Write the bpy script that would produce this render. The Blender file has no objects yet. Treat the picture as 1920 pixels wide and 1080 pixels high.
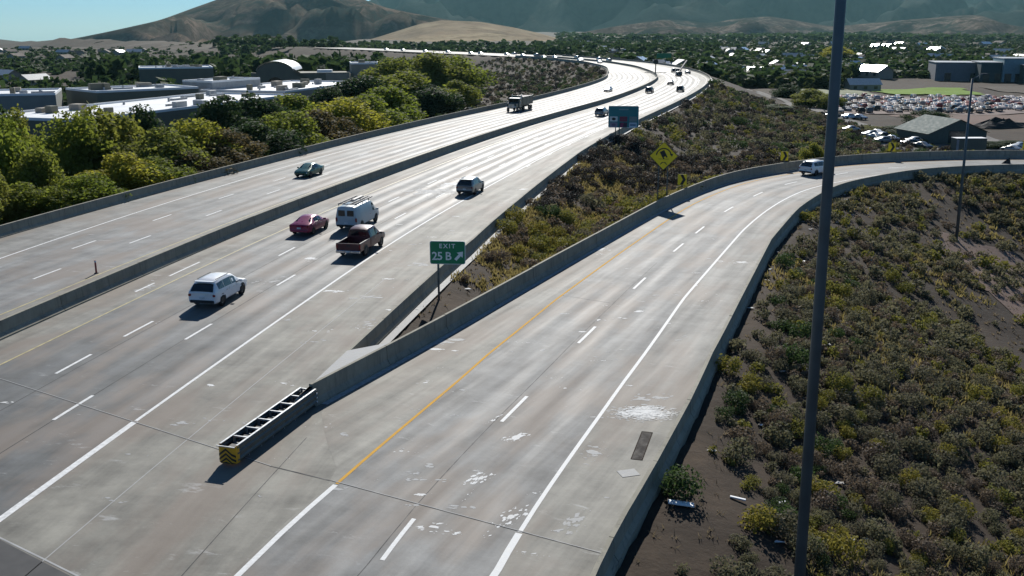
import bpy, bmesh, math, random
import numpy as np
from mathutils import Vector, Matrix

random.seed(7); rng = np.random.default_rng(7)
scene = bpy.context.scene
COL = scene.collection
R = math.radians

# ------------------------------------------------------------------ camera, sky, sun, exposure
CAM_H = 16.8
cd = bpy.data.cameras.new('camera'); cam = bpy.data.objects.new('camera', cd); COL.objects.link(cam)
cam.location = (0, 0, CAM_H); cam.rotation_euler = (R(90) - 0.257, 0, 0)
cd.sensor_width = 36; cd.lens = 36 * 1850 / 1920; cd.clip_start = .5; cd.clip_end = 40000
scene.camera = cam
SUN_AZ, SUN_EL = R(3.0), R(30.0)
world = bpy.data.worlds.new('World'); scene.world = world; world.use_nodes = True
wn = world.node_tree; bg = wn.nodes['Background']
sky = wn.nodes.new('ShaderNodeTexSky'); sky.sky_type = 'NISHITA'; sky.sun_disc = False
sky.sun_elevation = SUN_EL; sky.sun_rotation = SUN_AZ
sky.air_density = 1.0; sky.dust_density = 0.0; sky.ozone_density = 6.0; sky.altitude = 1400
tint = wn.nodes.new('ShaderNodeMix'); tint.data_type = 'RGBA'; tint.blend_type = 'MULTIPLY'; tint.inputs[0].default_value = 1; tint.inputs[7].default_value = (.70, .92, 1.10, 1)
wn.links.new(sky.outputs[0], tint.inputs[6]); wn.links.new(tint.outputs[2], bg.inputs[0]); bg.inputs[1].default_value = 0.06
sd = bpy.data.lights.new('sun', 'SUN'); sun = bpy.data.objects.new('sun', sd); COL.objects.link(sun)
sd.energy = 5.0; sd.angle = R(.5); sd.color = (1, .965, .9)
sv = Vector((math.sin(SUN_AZ) * math.cos(SUN_EL), math.cos(SUN_AZ) * math.cos(SUN_EL), math.sin(SUN_EL)))
sun.rotation_euler = (-sv).to_track_quat('-Z', 'Y').to_euler(); sun.location = (0, 200, 120)
scene.view_settings.view_transform = 'Standard'; scene.view_settings.look = 'None'
scene.view_settings.exposure = 0.38; scene.view_settings.gamma = 1; scene.view_settings.use_curve_mapping = False
scene.cycles.max_bounces = 5; scene.cycles.transparent_max_bounces = 6; scene.cycles.volume_bounces = 0
scene.cycles.caustics_reflective = False; scene.cycles.caustics_refractive = False

# ------------------------------------------------------------------ helpers
def tag(o, label=None, cat=None, group=None, kind=None):
    if label: o['label'] = label
    if cat: o['category'] = cat
    if group: o['group'] = group
    if kind: o['kind'] = kind
    return o
def empty(name, loc=(0, 0, 0), rz=0.0):
    o = bpy.data.objects.new(name, None); o.location = loc; o.rotation_euler = (0, 0, rz); COL.objects.link(o); return o
def link(name, me, parent=None, m=None):
    o = bpy.data.objects.new(name, me); COL.objects.link(o)
    if parent is not None: o.parent = parent
    if m is not None:
        if not me.materials: me.materials.append(m)
    return o
def npmesh(name, V, F, smooth=False):
    """V (n,3), F (m,k) one face size, or list of lists"""
    me = bpy.data.meshes.new(name)
    if isinstance(F, np.ndarray):
        V = np.asarray(V, np.float32); k = F.shape[1]
        me.vertices.add(len(V)); me.vertices.foreach_set('co', V.ravel())
        me.loops.add(F.size); me.loops.foreach_set('vertex_index', F.ravel().astype(np.int32))
        me.polygons.add(len(F)); me.polygons.foreach_set('loop_start', np.arange(0, F.size, k, dtype=np.int32))
        me.update(calc_edges=True)
    else:
        me.from_pydata([tuple(v) for v in V], [], F); me.update()
    if smooth: me.polygons.foreach_set('use_smooth', [True] * len(me.polygons))
    return me
class MB:
    """collects boxes, tubes, prisms; builds one mesh object"""
    def __init__(s): s.v = []; s.f = []
    def add(s, V, F):
        n = len(s.v); s.v += [tuple(v) for v in V]; s.f += [[i + n for i in f] for f in F]; return s
    def box(s, c, d, M=None):
        x, y, z = d[0] / 2, d[1] / 2, d[2] / 2
        V = [Vector(((i & 1) * 2 * x - x, (i >> 1 & 1) * 2 * y - y, (i >> 2) * 2 * z - z)) for i in range(8)]
        if M is not None: V = [M @ v for v in V]
        V = [v + Vector(c) for v in V]
        return s.add(V, [[0, 2, 3, 1], [4, 5, 7, 6], [0, 1, 5, 4], [2, 6, 7, 3], [0, 4, 6, 2], [1, 3, 7, 5]])
    def bar(s, a, b, w, h=None):
        a, b = Vector(a), Vector(b); d = b - a; q = d.to_track_quat('Y', 'Z').to_matrix()
        return s.box((a + b) / 2, (w, d.length, h or w), q)
    def tube(s, a, b, r0, r1=None, n=10, cap=True):
        a, b = Vector(a), Vector(b); r1 = r0 if r1 is None else r1
        q = (b - a).to_track_quat('Z', 'Y').to_matrix(); V = []
        for p, r in ((a, r0), (b, r1)):
            V += [p + q @ Vector((r * math.cos(2 * math.pi * i / n), r * math.sin(2 * math.pi * i / n), 0)) for i in range(n)]
        F = [[i, (i + 1) % n, n + (i + 1) % n, n + i] for i in range(n)]
        if cap: F += [list(range(n))[::-1], list(range(n, 2 * n))]
        return s.add(V, F)
    def prism(s, poly, z0, z1):
        n = len(poly); V = [(x, y, z0) for x, y in poly] + [(x, y, z1) for x, y in poly]
        return s.add(V, [list(range(n))[::-1], list(range(n, 2 * n))] + [[i, (i + 1) % n, n + (i + 1) % n, n + i] for i in range(n)])
    def mesh(s, name, smooth=False):
        me = bpy.data.meshes.new(name); me.from_pydata(s.v, [], s.f); me.update()
        if smooth: me.polygons.foreach_set('use_smooth', [True] * len(me.polygons))
        return me
    def build(s, name, m, parent=None, smooth=False, bevel=0):
        o = link(name, s.mesh(name, smooth), parent, m)
        if bevel:
            bm = bmesh.new(); bm.from_mesh(o.data)
            bmesh.ops.recalc_face_normals(bm, faces=bm.faces)
            bmesh.ops.bevel(bm, geom=list(bm.edges), offset=bevel, segments=1, affect='EDGES', clamp_overlap=True)
            bm.to_mesh(o.data); bm.free()
        return o
def copy_tree(o, parent=None):
    c = o.copy(); COL.objects.link(c)
    if parent is not None: c.parent = parent
    for ch in [x for x in KIDS.get(o.name, [])]: copy_tree(ch, c)
    return c
KIDS = {}
def index_kids(o):
    for x in list(bpy.data.objects):
        if x.parent is not None: KIDS.setdefault(x.parent.name, []).append(x) if x not in KIDS.get(x.parent.name, []) else None

# ------------------------------------------------------------------ materials
def nt(name):
    m = bpy.data.materials.new(name); m.use_nodes = True; t = m.node_tree
    return m, t, t.nodes['Principled BSDF']
def N(t, typ, **kw):
    n = t.nodes.new(typ)
    for k, v in kw.items():
        if k in n.inputs: n.inputs[k].default_value = v
        else: setattr(n, k, v)
    return n
def mixc(t, fac, a, b, mode='MIX'):
    n = t.nodes.new('ShaderNodeMix'); n.data_type = 'RGBA'; n.blend_type = mode
    for s, v in ((n.inputs[0], fac), (n.inputs[6], a), (n.inputs[7], b)):
        if hasattr(v, 'links'): t.links.new(v, s)
        elif isinstance(v, (tuple, list)): s.default_value = (*v[:3], 1)
        else: s.default_value = v
    return n.outputs[2]
def math_(t, op, a, b=0.0, c=0.0, clamp=False):
    n = t.nodes.new('ShaderNodeMath'); n.operation = op; n.use_clamp = clamp
    for s, v in zip(n.inputs, (a, b, c)):
        if hasattr(v, 'links'): t.links.new(v, s)
        else: s.default_value = v
    return n.outputs[0]
def ramp(t, x, lo, hi, a=0.0, b=1.0):
    n = t.nodes.new('ShaderNodeMapRange'); n.inputs[1].default_value = lo; n.inputs[2].default_value = hi
    n.inputs[3].default_value = a; n.inputs[4].default_value = b; t.links.new(x, n.inputs[0]); return n.outputs[0]
def noise(t, vec, scale, detail=4, rough=.55, sc=None):
    n = t.nodes.new('ShaderNodeTexNoise'); n.inputs['Scale'].default_value = scale; n.inputs['Detail'].default_value = detail
    n.inputs['Roughness'].default_value = rough
    if sc is not None:
        mp = t.nodes.new('ShaderNodeMapping'); mp.inputs['Scale'].default_value = sc; t.links.new(vec, mp.inputs[0]); vec = mp.outputs[0]
    t.links.new(vec, n.inputs['Vector']); return n.outputs['Fac']
def coord(t, which='Object'): return t.nodes.new('ShaderNodeTexCoord').outputs[which]
def mat(name, col, rough=.6, metal=0.0, var=.18, scale=1.5, coat=0.0, spec=.5):
    m, t, b = nt(name); v = coord(t)
    nz = noise(t, v, scale, 5)
    lo = tuple(c * (1 - var) for c in col); hi = tuple(min(1, c * (1 + var)) for c in col)
    t.links.new(mixc(t, ramp(t, nz, .3, .7), lo, hi), b.inputs['Base Color'])
    b.inputs['Metallic'].default_value = metal
    t.links.new(ramp(t, nz, .3, .7, max(.02, rough * .85), min(1, rough * 1.15)), b.inputs['Roughness'])
    b.inputs['Coat Weight'].default_value = coat; b.inputs['Coat Roughness'].default_value = .22; b.inputs['Specular IOR Level'].default_value = spec
    return m
def leaf_mat(name, cols, trans=.35, scale=.5):
    m, t, b = nt(name); v = coord(t)
    oi = t.nodes.new('ShaderNodeObjectInfo')
    c = mixc(t, ramp(t, noise(t, v, scale, 3), .35, .65), cols[0], cols[1])
    c = mixc(t, math_(t, 'MULTIPLY', oi.outputs['Random'], .75), c, cols[2])
    t.links.new(c, b.inputs['Base Color']); b.inputs['Roughness'].default_value = .75; b.inputs['Specular IOR Level'].default_value = .2
    tr = t.nodes.new('ShaderNodeBsdfTranslucent'); t.links.new(c, tr.inputs[0])
    mx = t.nodes.new('ShaderNodeMixShader'); mx.inputs[0].default_value = trans
    t.links.new(b.outputs[0], mx.inputs[1]); t.links.new(tr.outputs[0], mx.inputs[2])
    t.links.new(mx.outputs[0], t.nodes['Material Output'].inputs[0]); return m

def road_mat(name, lane_col, slab_col, tan_col, polish=.13):
    m, t, b = nt(name)
    uv = coord(t, 'UV'); ob = coord(t)
    def attr(n):
        a = t.nodes.new('ShaderNodeAttribute'); a.attribute_name = n; return a.outputs['Fac']
    tan, dark, lane = attr('tan'), attr('dark'), attr('lane')
    c = mixc(t, dark, slab_col, lane_col)
    c = mixc(t, tan, c, tan_col)
    streak = noise(t, uv, 1.0, 5, .6, (1.3, .07, 1)); blot = noise(t, ob, .33, 5, .62); fine = noise(t, ob, 9, 4, .7); mott = noise(t, ob, 1.3, 6, .7)
    skew = noise(t, uv, 1.0, 4, .6, (.35, .55, 1))
    track = math_(t, 'COSINE', math_(t, 'MULTIPLY', lane, 4 * math.pi))         # -1 in the two wheel paths of each lane
    tw = math_(t, 'MULTIPLY', math_(t, 'SUBTRACT', 1.0, tan), ramp(t, track, -1, .6, 1, 0))
    k = math_(t, 'ADD', math_(t, 'ADD', ramp(t, streak, .3, .7, -.2, .2), math_(t, 'ADD', ramp(t, blot, .32, .68, -.2, .2), ramp(t, mott, .35, .65, -.09, .09))),
              math_(t, 'ADD', ramp(t, fine, .3, .7, -.05, .05), math_(t, 'ADD', ramp(t, skew, .34, .66, -.24, .22), math_(t, 'MULTIPLY', tw, -.18))))
    mul = t.nodes.new('ShaderNodeVectorMath'); mul.operation = 'SCALE'
    t.links.new(c, mul.inputs[0]); t.links.new(math_(t, 'ADD', k, 1.0), mul.inputs['Scale'])
    # rusty-brown stains and pale spall on the shoulder slabs
    st = math_(t, 'MULTIPLY', ramp(t, noise(t, uv, 1.0, 4, .6, (.28, .09, 1)), .46, .6), .75)
    c2 = mixc(t, st, mul.outputs[0], (.17, .135, .105))
    pale = math_(t, 'MULTIPLY', ramp(t, noise(t, uv, 1.0, 8, .72, (.45, 1.1, 1)), .60, .69), ramp(t, noise(t, ob, .09, 3), .46, .60))
    c2 = mixc(t, math_(t, 'MULTIPLY', pale, .6), c2, (.5, .5, .49))
    t.links.new(c2, b.inputs['Base Color'])
    rg = math_(t, 'ADD', ramp(t, streak, .3, .7, .82, .74), math_(t, 'MULTIPLY', tw, -polish))
    t.links.new(rg, b.inputs['Roughness'])
    b.inputs['Specular IOR Level'].default_value = .5
    bp = t.nodes.new('ShaderNodeBump'); bp.inputs['Strength'].default_value = .25; bp.inputs['Distance'].default_value = .02
    t.links.new(fine, bp.inputs['Height']); t.links.new(bp.outputs[0], b.inputs['Normal'])
    return m
def ground_mat(name, cols, scales=(.02, .15, 1.6)):
    m, t, b = nt(name); v = coord(t)
    n1, n2, n3 = noise(t, v, scales[0], 5), noise(t, v, scales[1], 6, .62), noise(t, v, scales[2], 6, .65)
    c = mixc(t, ramp(t, n1, .4, .6), cols[0], cols[1]); c = mixc(t, ramp(t, n2, .45, .68), c, cols[2])
    c = mixc(t, ramp(t, n3, .3, .75, 0, .55), c, cols[3])
    t.links.new(c, b.inputs['Base Color']); b.inputs['Roughness'].default_value = .95; b.inputs['Specular IOR Level'].default_value = .15
    bp = t.nodes.new('ShaderNodeBump'); bp.inputs['Strength'].default_value = .6; bp.inputs['Distance'].default_value = .12
    t.links.new(n3, bp.inputs['Height']); t.links.new(bp.outputs[0], b.inputs['Normal']); return m

M_ = {}
M_['main'] = road_mat('mainline_pavement', (.086, .09, .088), (.175, .175, .166), (.183, .174, .144))
M_['ramp'] = road_mat('ramp_pavement', (.138, .14, .136), (.152, .153, .147), (.183, .174, .144), .05)
def barrier_mat():
    m, t, b = nt('barrier_concrete'); v = coord(t); oi = t.nodes.new('ShaderNodeObjectInfo')
    c = mixc(t, ramp(t, noise(t, v, .9, 6, .65), .3, .7), (.205, .19, .145), (.31, .29, .23))
    c = mixc(t, math_(t, 'MULTIPLY', oi.outputs['Random'], .5), c, (.30, .28, .22))
    c = mixc(t, ramp(t, noise(t, v, 1.0, 5, .7, (3.2, 3.2, .35)), .52, .72, 0, .7), c, (.105, .10, .085))      # rain streaks down the face
    c = mixc(t, ramp(t, noise(t, v, 1.0, 6, .75, (.5, .5, 7)), .62, .70, 0, .7), c, (.035, .035, .035))       # tyre scrapes along it
    t.links.new(c, b.inputs['Base Color']); b.inputs['Roughness'].default_value = .85; b.inputs['Specular IOR Level'].default_value = .3
    return m
M_['barrier'] = barrier_mat()
M_['paint'] = mat('white_road_paint', (.66, .66, .64), .75, var=.22, scale=5)
M_['yellow'] = mat('yellow_road_paint', (.62, .34, .05), .9, spec=.15, var=.2, scale=2)
M_['yellowold'] = mat('faded_yellow_paint', (.38, .32, .14), .6, var=.25, scale=2)
M_['joint'] = mat('joint_sealant', (.03, .03, .03), .8)
M_['steel'] = mat('galvanised_steel', (.42, .43, .43), .45, .7, var=.15, scale=3)
M_['darksteel'] = mat('dark_painted_steel', (.035, .045, .055), .5, .3)
M_['polesteel'] = mat('weathered_pole_steel', (.085, .11, .12), .5, .2, var=.3, scale=.7)
M_['soil'] = ground_mat('brown_soil', ((.045, .034, .025), (.058, .042, .029), (.084, .060, .040), (.029, .022, .017)))
M_['asphalt'] = mat('dark_asphalt', (.05, .05, .05), .85, var=.25)
M_['black'] = mat('black_rubber', (.012, .012, .013), .8)
M_['glass'] = mat('dark_glass', (.012, .016, .018), .06, var=.05, spec=.8)
M_['chrome'] = mat('chrome', (.6, .6, .6), .25, .9)
M_['rim'] = mat('wheel_rim', (.3, .3, .31), .35, .8)
M_['red'] = mat('tail_lamp_red', (.25, .01, .012), .3)
M_['lamp'] = mat('headlamp_clear', (.7, .72, .72), .1)
M_['plate'] = mat('plate_white', (.6, .62, .62), .5)
M_['trim'] = mat('black_trim', (.02, .02, .02), .6)
M_['signgreen'] = mat('sign_green', (.0, .19, .075), .5, var=.1)
M_['signwhite'] = mat('sign_white', (.75, .78, .76), .45, var=.08)
M_['signblue'] = mat('sign_blue', (.01, .17, .19), .5, var=.1)
M_['signyellow'] = mat('sign_yellow', (.95, .66, .01), .5, var=.1)
M_['signblack'] = mat('sign_black', (.012, .012, .012), .6)
M_['white'] = mat('bright_white_paint', (.78, .79, .78), .5, var=.08)
M_['bark'] = mat('tree_bark', (.07, .055, .045), .9, var=.3, scale=4)

# ------------------------------------------------------------------ curves
def smooth_line(pts, step=1.0, sig=0.0):
    pts = np.array(pts, float); d = np.r_[0, np.cumsum(np.hypot(*np.diff(pts, axis=0).T))]
    s = np.arange(0, d[-1], step); q = np.c_[np.interp(s, d, pts[:, 0]), np.interp(s, d, pts[:, 1])]
    if sig > 0:
        n = int(3 * sig / step); k = np.exp(-.5 * (np.arange(-n, n + 1) * step / sig) ** 2); k /= k.sum()
        e = np.r_[2 * q[0] - q[n:0:-1], q, 2 * q[-1] - q[-2:-n - 2:-1]]
        q = np.c_[np.convolve(e[:, 0], k, 'valid'), np.convolve(e[:, 1], k, 'valid')]
    return q
class Curve:
    def __init__(c, p):
        c.p = np.array(p); t = np.gradient(c.p, axis=0); t /= np.linalg.norm(t, axis=1)[:, None]
        c.t = t; c.n = np.c_[t[:, 1], -t[:, 0]]; c.s = np.r_[0, np.cumsum(np.hypot(*np.diff(c.p, axis=0).T))]
    def at(c, s, o):
        s = np.asarray(s, float)
        return np.stack([np.interp(s, c.s, c.p[:, 0]) + np.interp(s, c.s, c.n[:, 0]) * o,
                         np.interp(s, c.s, c.p[:, 1]) + np.interp(s, c.s, c.n[:, 1]) * o], -1)
    def heading(c, s): return math.atan2(np.interp(s, c.s, c.t[:, 1]), np.interp(s, c.s, c.t[:, 0]))
    def so(c, P):
        P = np.atleast_2d(P); S = np.empty(len(P)); O = np.empty(len(P))
        for i in range(0, len(P), 4000):
            q = P[i:i + 4000]; d = ((q[:, None, :] - c.p[None, ::2, :]) ** 2).sum(2); j = d.argmin(1) * 2
            e = q - c.p[j]; S[i:i + 4000] = c.s[j] + (e * c.t[j]).sum(1); O[i:i + 4000] = (e * c.n[j]).sum(1)
        return S, O
# face of the median barrier on the southbound side, from behind the camera to the far hills (metres)
MED = Curve(smooth_line([(-38.6, -40), (-34, 20), (-28.6, 52.6), (-26.9, 61.2), (-25.5, 69.4), (-23.3, 81.6), (-18.7, 100.7), (-14.4, 116.8),
    (-7.7, 142.5), (3.9, 181), (13.8, 209.7), (23.5, 237.8), (35.3, 279.1), (44.2, 314.5), (47.6, 331), (51.6, 351.2), (54.8, 391.6),
    (55.7, 452.1), (50.1, 511.4), (39.3, 558.6), (25.9, 602.2), (13.4, 636.9), (-14, 684), (-46, 735), (-88, 803), (-119, 853), (-170, 930)], 1., 12.))
# face of the barrier on the left of the exit ramp
RMP = Curve(smooth_line([(-30, -30), (-14.5, 31), (-9.2, 42.2), (-6.4, 47.8), (-2.8, 55.5), (1.4, 64.9), (7.9, 79.1), (15.6, 95.9), (23.7, 110.1),
    (27.4, 114.6), (35.9, 122), (40.9, 126.3), (51.6, 130.5), (59.9, 132.2), (68.7, 132.5), (82, 132), (100, 128.5), (120, 120)], 1., 5.))
S_END = MED.s[-1]; R_END = RMP.s[-1]
I = np.interp
def o_nb(s): return I(s, [0, 150, 300, 430, 480, 560, S_END], [-18.4, -18.8, -18.4, -17.6, -14.6, -13, -12.5])
def o_sb(s): return I(s, [0, 89, 121, 140, 180, 228, 288, 378, 455, 510, S_END], [20.4, 20.4, 20.5, 20.0, 18.5, 17.8, 16.4, 16.8, 18.5, 19, 19])
def r_yel(s): return I(s, [0, 62, 69.5, 81, 86, 97, 111, 136, R_END], [8.0, 6.1, 5.5, 4.3, 3.7, 2.9, 2.35, 1.6, 1.6])
def r_dash(s): return I(s, [0, 64.7, 77.7, 89.5, 102, 114, 122, 133, R_END], [11.8, 9.95, 8.5, 7.4, 6.6, 5.95, 5.7, 5.5, 5.2])
def r_white(s): return I(s, [0, 65.6, 68.6, 84.4, 100.7, 124.6, 142, R_END], [15.6, 13.7, 13.4, 11.7, 10.3, 9.1, 8.8, 8.8])
def r_right(s): return I(s, [0, 65, 73.7, 81.3, 88.4, 106, 118, 134, R_END], [19.5, 16.8, 16.3, 15.6, 14.8, 13.4, 12.4, 12.0, 12.0])
S_GORE = 84.5                                   # main-line station where the two barriers part
def o_main_right(s):                            # right edge of the main-line sheet (runs a little under the ramp sheet before the gore)
    s = np.asarray(s, float)
    q_ = np.arange(0, 88, 1.); P = RMP.at(q_, np.where(q_ < 76, r_yel(q_) + .4, 1.2)); S, O = MED.so(P); k = np.argsort(S)
    near = np.interp(s, S[k], O[k])
    return np.where(s < S_GORE + 2, near, np.minimum(o_sb(s) + .3, near + 60))

def strip(name, cur, ss, cols, z, m, parent=None, attrs=None, kind=None):
    """loft a sheet along a curve; cols = functions of s giving lateral offsets"""
    ss = np.asarray(ss, float); O = np.stack([np.broadcast_to(np.asarray(c(ss) if callable(c) else c, float), ss.shape) for c in cols], 1)
    P = np.stack([cur.at(ss, O[:, j]) for j in range(O.shape[1])], 1); n, k = O.shape
    V = np.concatenate([P.reshape(-1, 2), np.full((n * k, 1), z)], 1)
    i = np.arange(n - 1)[:, None] * k + np.arange(k - 1)[None]; i = i.ravel()
    F = np.stack([i, i + 1, i + k + 1, i + k], 1)
    me = npmesh(name, V, F)
    uvl = me.uv_layers.new(name='UVMap'); vi = F.ravel()
    uv = np.stack([O.ravel()[vi], np.repeat(ss, k)[vi]], 1).astype(np.float32); uvl.data.foreach_set('uv', uv.ravel())
    if attrs:
        for an, fn in attrs.items():
            a = me.attributes.new(an, 'FLOAT', 'POINT'); a.data.foreach_set('value', np.asarray(fn(np.repeat(ss, k), O.ravel()), np.float32))
    o = link(name, me, parent, m)
    if kind: o['kind'] = kind
    return o

# ------------------------------------------------------------------ terrain
def vnoise(x, y, sc, seed=0):
    r = np.random.default_rng(seed); g = r.random((64, 64)); x = np.asarray(x) / sc; y = np.asarray(y) / sc
    xi, yi = np.floor(x).astype(int), np.floor(y).astype(int); fx, fy = x - xi, y - yi; fx = fx * fx * (3 - 2 * fx); fy = fy * fy * (3 - 2 * fy)
    a, b, c, d = g[xi % 64, yi % 64], g[(xi + 1) % 64, yi % 64], g[xi % 64, (yi + 1) % 64], g[(xi + 1) % 64, (yi + 1) % 64]
    return (a * (1 - fx) + b * fx) * (1 - fy) + (c * (1 - fx) + d * fx) * fy - .5
def fbm(x, y, sc, seed=0, oct=4): return sum(vnoise(x, y, sc / 2 ** i, seed + i) / 2 ** i for i in range(oct))
def road_out(P):
    """how far outside the road strips (main, ramp) points lie; negative = inside"""
    S, O = MED.so(P); dm = np.maximum(o_nb(S) - .3 - O, O - np.where(S < S_GORE, 40, o_sb(S) + .35))
    dm = np.where(S <= 0, np.maximum(dm, -S), dm)
    S2, O2 = RMP.so(P); dr = np.maximum(-.3 - O2, O2 - r_right(S2) - .3)
    dr = np.where((S2 >= R_END - .5), np.maximum(dr, np.hypot(P[:, 0] - 120, P[:, 1] - 120) - 14), dr)
    near = (S < S_GORE)
    dm = np.where(near, np.maximum(o_nb(S) - .3 - O, np.minimum(O - 20, dr)), dm)
    return np.minimum(dm, dr), O, O2
def height(x, y):
    x = np.asarray(x, float); y = np.asarray(y, float); sh = x.shape; P = np.stack([x.ravel(), y.ravel()], 1)
    d, O, O2 = road_out(P); X, Y = P[:, 0], P[:, 1]; dist = np.hypot(X, Y)
    floor = np.where(O < -10, -6.5, np.where(O2 > 6, -6.0, -3.6))
    valley = np.clip((X - 40) / 30, 0, 1) * np.clip((Y - 150) / 40, 0, 1)
    floor = floor + (-8 - floor) * valley
    floor = floor + (-8.5 - floor) * np.clip((dist - 330) / 150, 0, 1)
    az = np.degrees(np.arctan2(X, Y)); lf = np.clip((-8 - az) / 8, 0, 1)
    floor = floor - lf * np.clip(dist - 1500, 0, None) * .035 + np.clip((dist - 2500) / 4000, 0, 1) * 10 * (1 - lf)
    n = fbm(X, Y, 14, 3) * .9 * np.clip(d / 4, 0, 1) + fbm(X, Y, 120, 9) * 2.2 * np.clip((d - 10) / 60, 0, 1) * (1 - .85 * valley)
    slope = np.where(O2 > 6, .30, .36)
    z = np.where(d <= 0, -.45, np.maximum(floor, -.12 - slope * np.clip(d - .9, 0, None)) + n * (floor < -1))
    z = np.where((d > 0) & (d < 1.4), np.minimum(z, -.12), z)
    return z.reshape(sh)
def hz(x, y): return float(height(np.array([x]), np.array([y]))[0])

xs = np.unique(np.r_[-9000, -6000, -4000, -2500, -1800, -1300, np.arange(-1000, -200, 60), np.arange(-200, -60, 8), np.arange(-60, -30, 2.), np.arange(-30, 76, 1.), np.arange(76, 100, 2.), np.arange(100, 260, 8), np.arange(260, 1000, 60), 1300, 1800, 2500, 4000, 6000, 9000])
ys = np.unique(np.r_[-600, -300, -120, -60, np.arange(-40, 20, 8), np.arange(20, 170, 1.), np.arange(170, 190, 2.), np.arange(190, 420, 5), np.arange(420, 980, 14), np.arange(1000, 2000, 70), np.arange(2000, 4000, 250), 4500, 6000, 9000, 14000])
XX, YY = np.meshgrid(xs, ys); ZZ = height(XX, YY)
# seen from beside a road the coarse cells must never rise through the pavement
nx_, ny_ = len(xs), len(ys)
idx = (np.arange(ny_ - 1)[:, None] * nx_ + np.arange(nx_ - 1)[None]).ravel()
ter = link('ground', npmesh('ground', np.stack([XX.ravel(), YY.ravel(), ZZ.ravel()], 1), np.stack([idx, idx + 1, idx + nx_ + 1, idx + nx_], 1), True), None, M_['soil'])
ter['kind'] = 'structure'

def drape(name, poly, m, lift=.12, step=4., kind='structure'):
    """thin ground patch following the terrain inside a polygon"""
    poly = np.array(poly, float); lo, hi = poly.min(0), poly.max(0)
    gx = np.arange(lo[0], hi[0] + step, step); gy = np.arange(lo[1], hi[1] + step, step); A, B = np.meshgrid(gx, gy)
    inside = np.zeros(A.shape, bool); j = len(poly) - 1
    for i in range(len(poly)):
        (x0, y0), (x1, y1) = poly[i], poly[j]; c = (y0 > B) != (y1 > B)
        inside ^= c & (A < (x1 - x0) * (B - y0) / (y1 - y0 + 1e-12) + x0); j = i
    Z = height(A, B) + lift; k = A.shape[1]
    q = [(r * k + c) for r in range(A.shape[0] - 1) for c in range(k - 1) if inside[r, c] and inside[r + 1, c] and inside[r, c + 1] and inside[r + 1, c + 1]]
    if not q: return None
    q = np.array(q); o = link(name, npmesh(name, np.stack([A.ravel(), B.ravel(), Z.ravel()], 1), np.stack([q, q + 1, q + k + 1, q + k], 1), True), None, m)
    o['kind'] = kind; return o

# ------------------------------------------------------------------ pavements
ss = np.unique(np.r_[np.arange(0, 260, 2.), np.arange(260, S_END, 4.), S_END])
main_cols = [lambda s: o_nb(s) - .1, lambda s: o_nb(s) + .4, lambda s: np.maximum(o_nb(s) + .8, -14.6), -10.7, -7.1, -3.5, -3.3, -.05, 2.65, 2.75, 6.6, 10.3, 13.6, 13.7,
             lambda s: np.minimum(15.0, o_main_right(s) - .5), lambda s: o_main_right(s)]
def m_tan(s, o): return np.where((o > 13.65) | (o < -14.55), 1.0, np.where((o > -3.45) & (o < 2.7), .75, 0)) * np.where(o < -14, .35, 1)
def m_dark(s, o): return ((o > 2.7) & (o < 13.65)) * np.clip((135 - s) / 50, .25, 1.0)
def m_lane(s, o): return np.where(o > 0, (o - 2.75) / 3.65, (o + 3.45) / 3.65)
main = strip('main_road', MED, ss, main_cols, 0.0, M_['main'], None, {'tan': m_tan, 'dark': m_dark, 'lane': m_lane}, 'structure')
rs = np.arange(0, R_END, 1.5)
ramp_cols = [-.02, lambda s: r_yel(s) - .05, lambda s: r_yel(s) + .05, lambda s: r_dash(s), lambda s: r_white(s) - .05, lambda s: r_white(s) + .05, lambda s: r_right(s) + .05]
def r_tan(s, o): return np.where(o < r_yel(s), np.where(s < 90, .95, .6), np.where(o > r_white(s), np.where(s < 82, .85, .4), 0.0))
def r_lane(s, o): return (o - r_yel(s)) / 3.65
# before the gore the ramp sheet starts at its left paint line
def r_left(s): return np.where(s < 70, r_yel(s) - .25, np.where(s < 76, r_yel(s) - .25 + (s - 70) / 6 * (-.02 - (r_yel(s) - .25)), -.02))
ramp_cols[0] = r_left
ramp_road = strip('ramp_road', RMP, rs, ramp_cols, 0.004, M_['ramp'], None, {'tan': r_tan, 'dark': lambda s, o: np.ones_like(s) * .5, 'lane': r_lane}, 'structure')

# painted lines: parts of their road
def line(cur, o, s0, s1, w, m, parent, z, name='edge_line', step=2.):
    f = o if callable(o) else (lambda s, o=o: np.full_like(s, o))
    return strip(name, cur, np.linspace(s0, s1, max(2, int((s1 - s0) / step))), [lambda s: f(s) - w / 2, lambda s: f(s) + w / 2], z, m, parent)
ZM, ZR = .006, .010
line(MED, 13.68, 0, 83.4, .30, M_['paint'], main, ZM); line(MED, 13.68, 83.5, 620, .17, M_['paint'], main, ZM)
line(MED, lambda s: o_sb(s) - .9, 150, 600, .12, M_['paint'], main, ZM)
line(MED, 2.75, 0, 640, .13, M_['yellowold'], main, ZM, 'yellow_line'); line(MED, -3.4, 0, 640, .13, M_['yellowold'], main, ZM, 'yellow_line')
line(MED, lambda s: I(s, [110, 130, 160, 430], [-13.6, -14.4, -15.4, -15.2]), 60, 430, .17, M_['paint'], main, ZM)
line(RMP, lambda s: r_yel(s), 0, 69.2, .22, M_['paint'], ramp_road, ZR); line(RMP, lambda s: r_yel(s), 69.3, R_END - 2, .14, M_['yellow'], ramp_road, ZR, 'yellow_line')
line(RMP, lambda s: r_white(s), 0, 68.6, .26, M_['paint'], ramp_road, ZR, step=1.4); line(RMP, lambda s: r_white(s), 68.7, R_END - 2, .17, M_['paint'], ramp_road, ZR)
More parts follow.
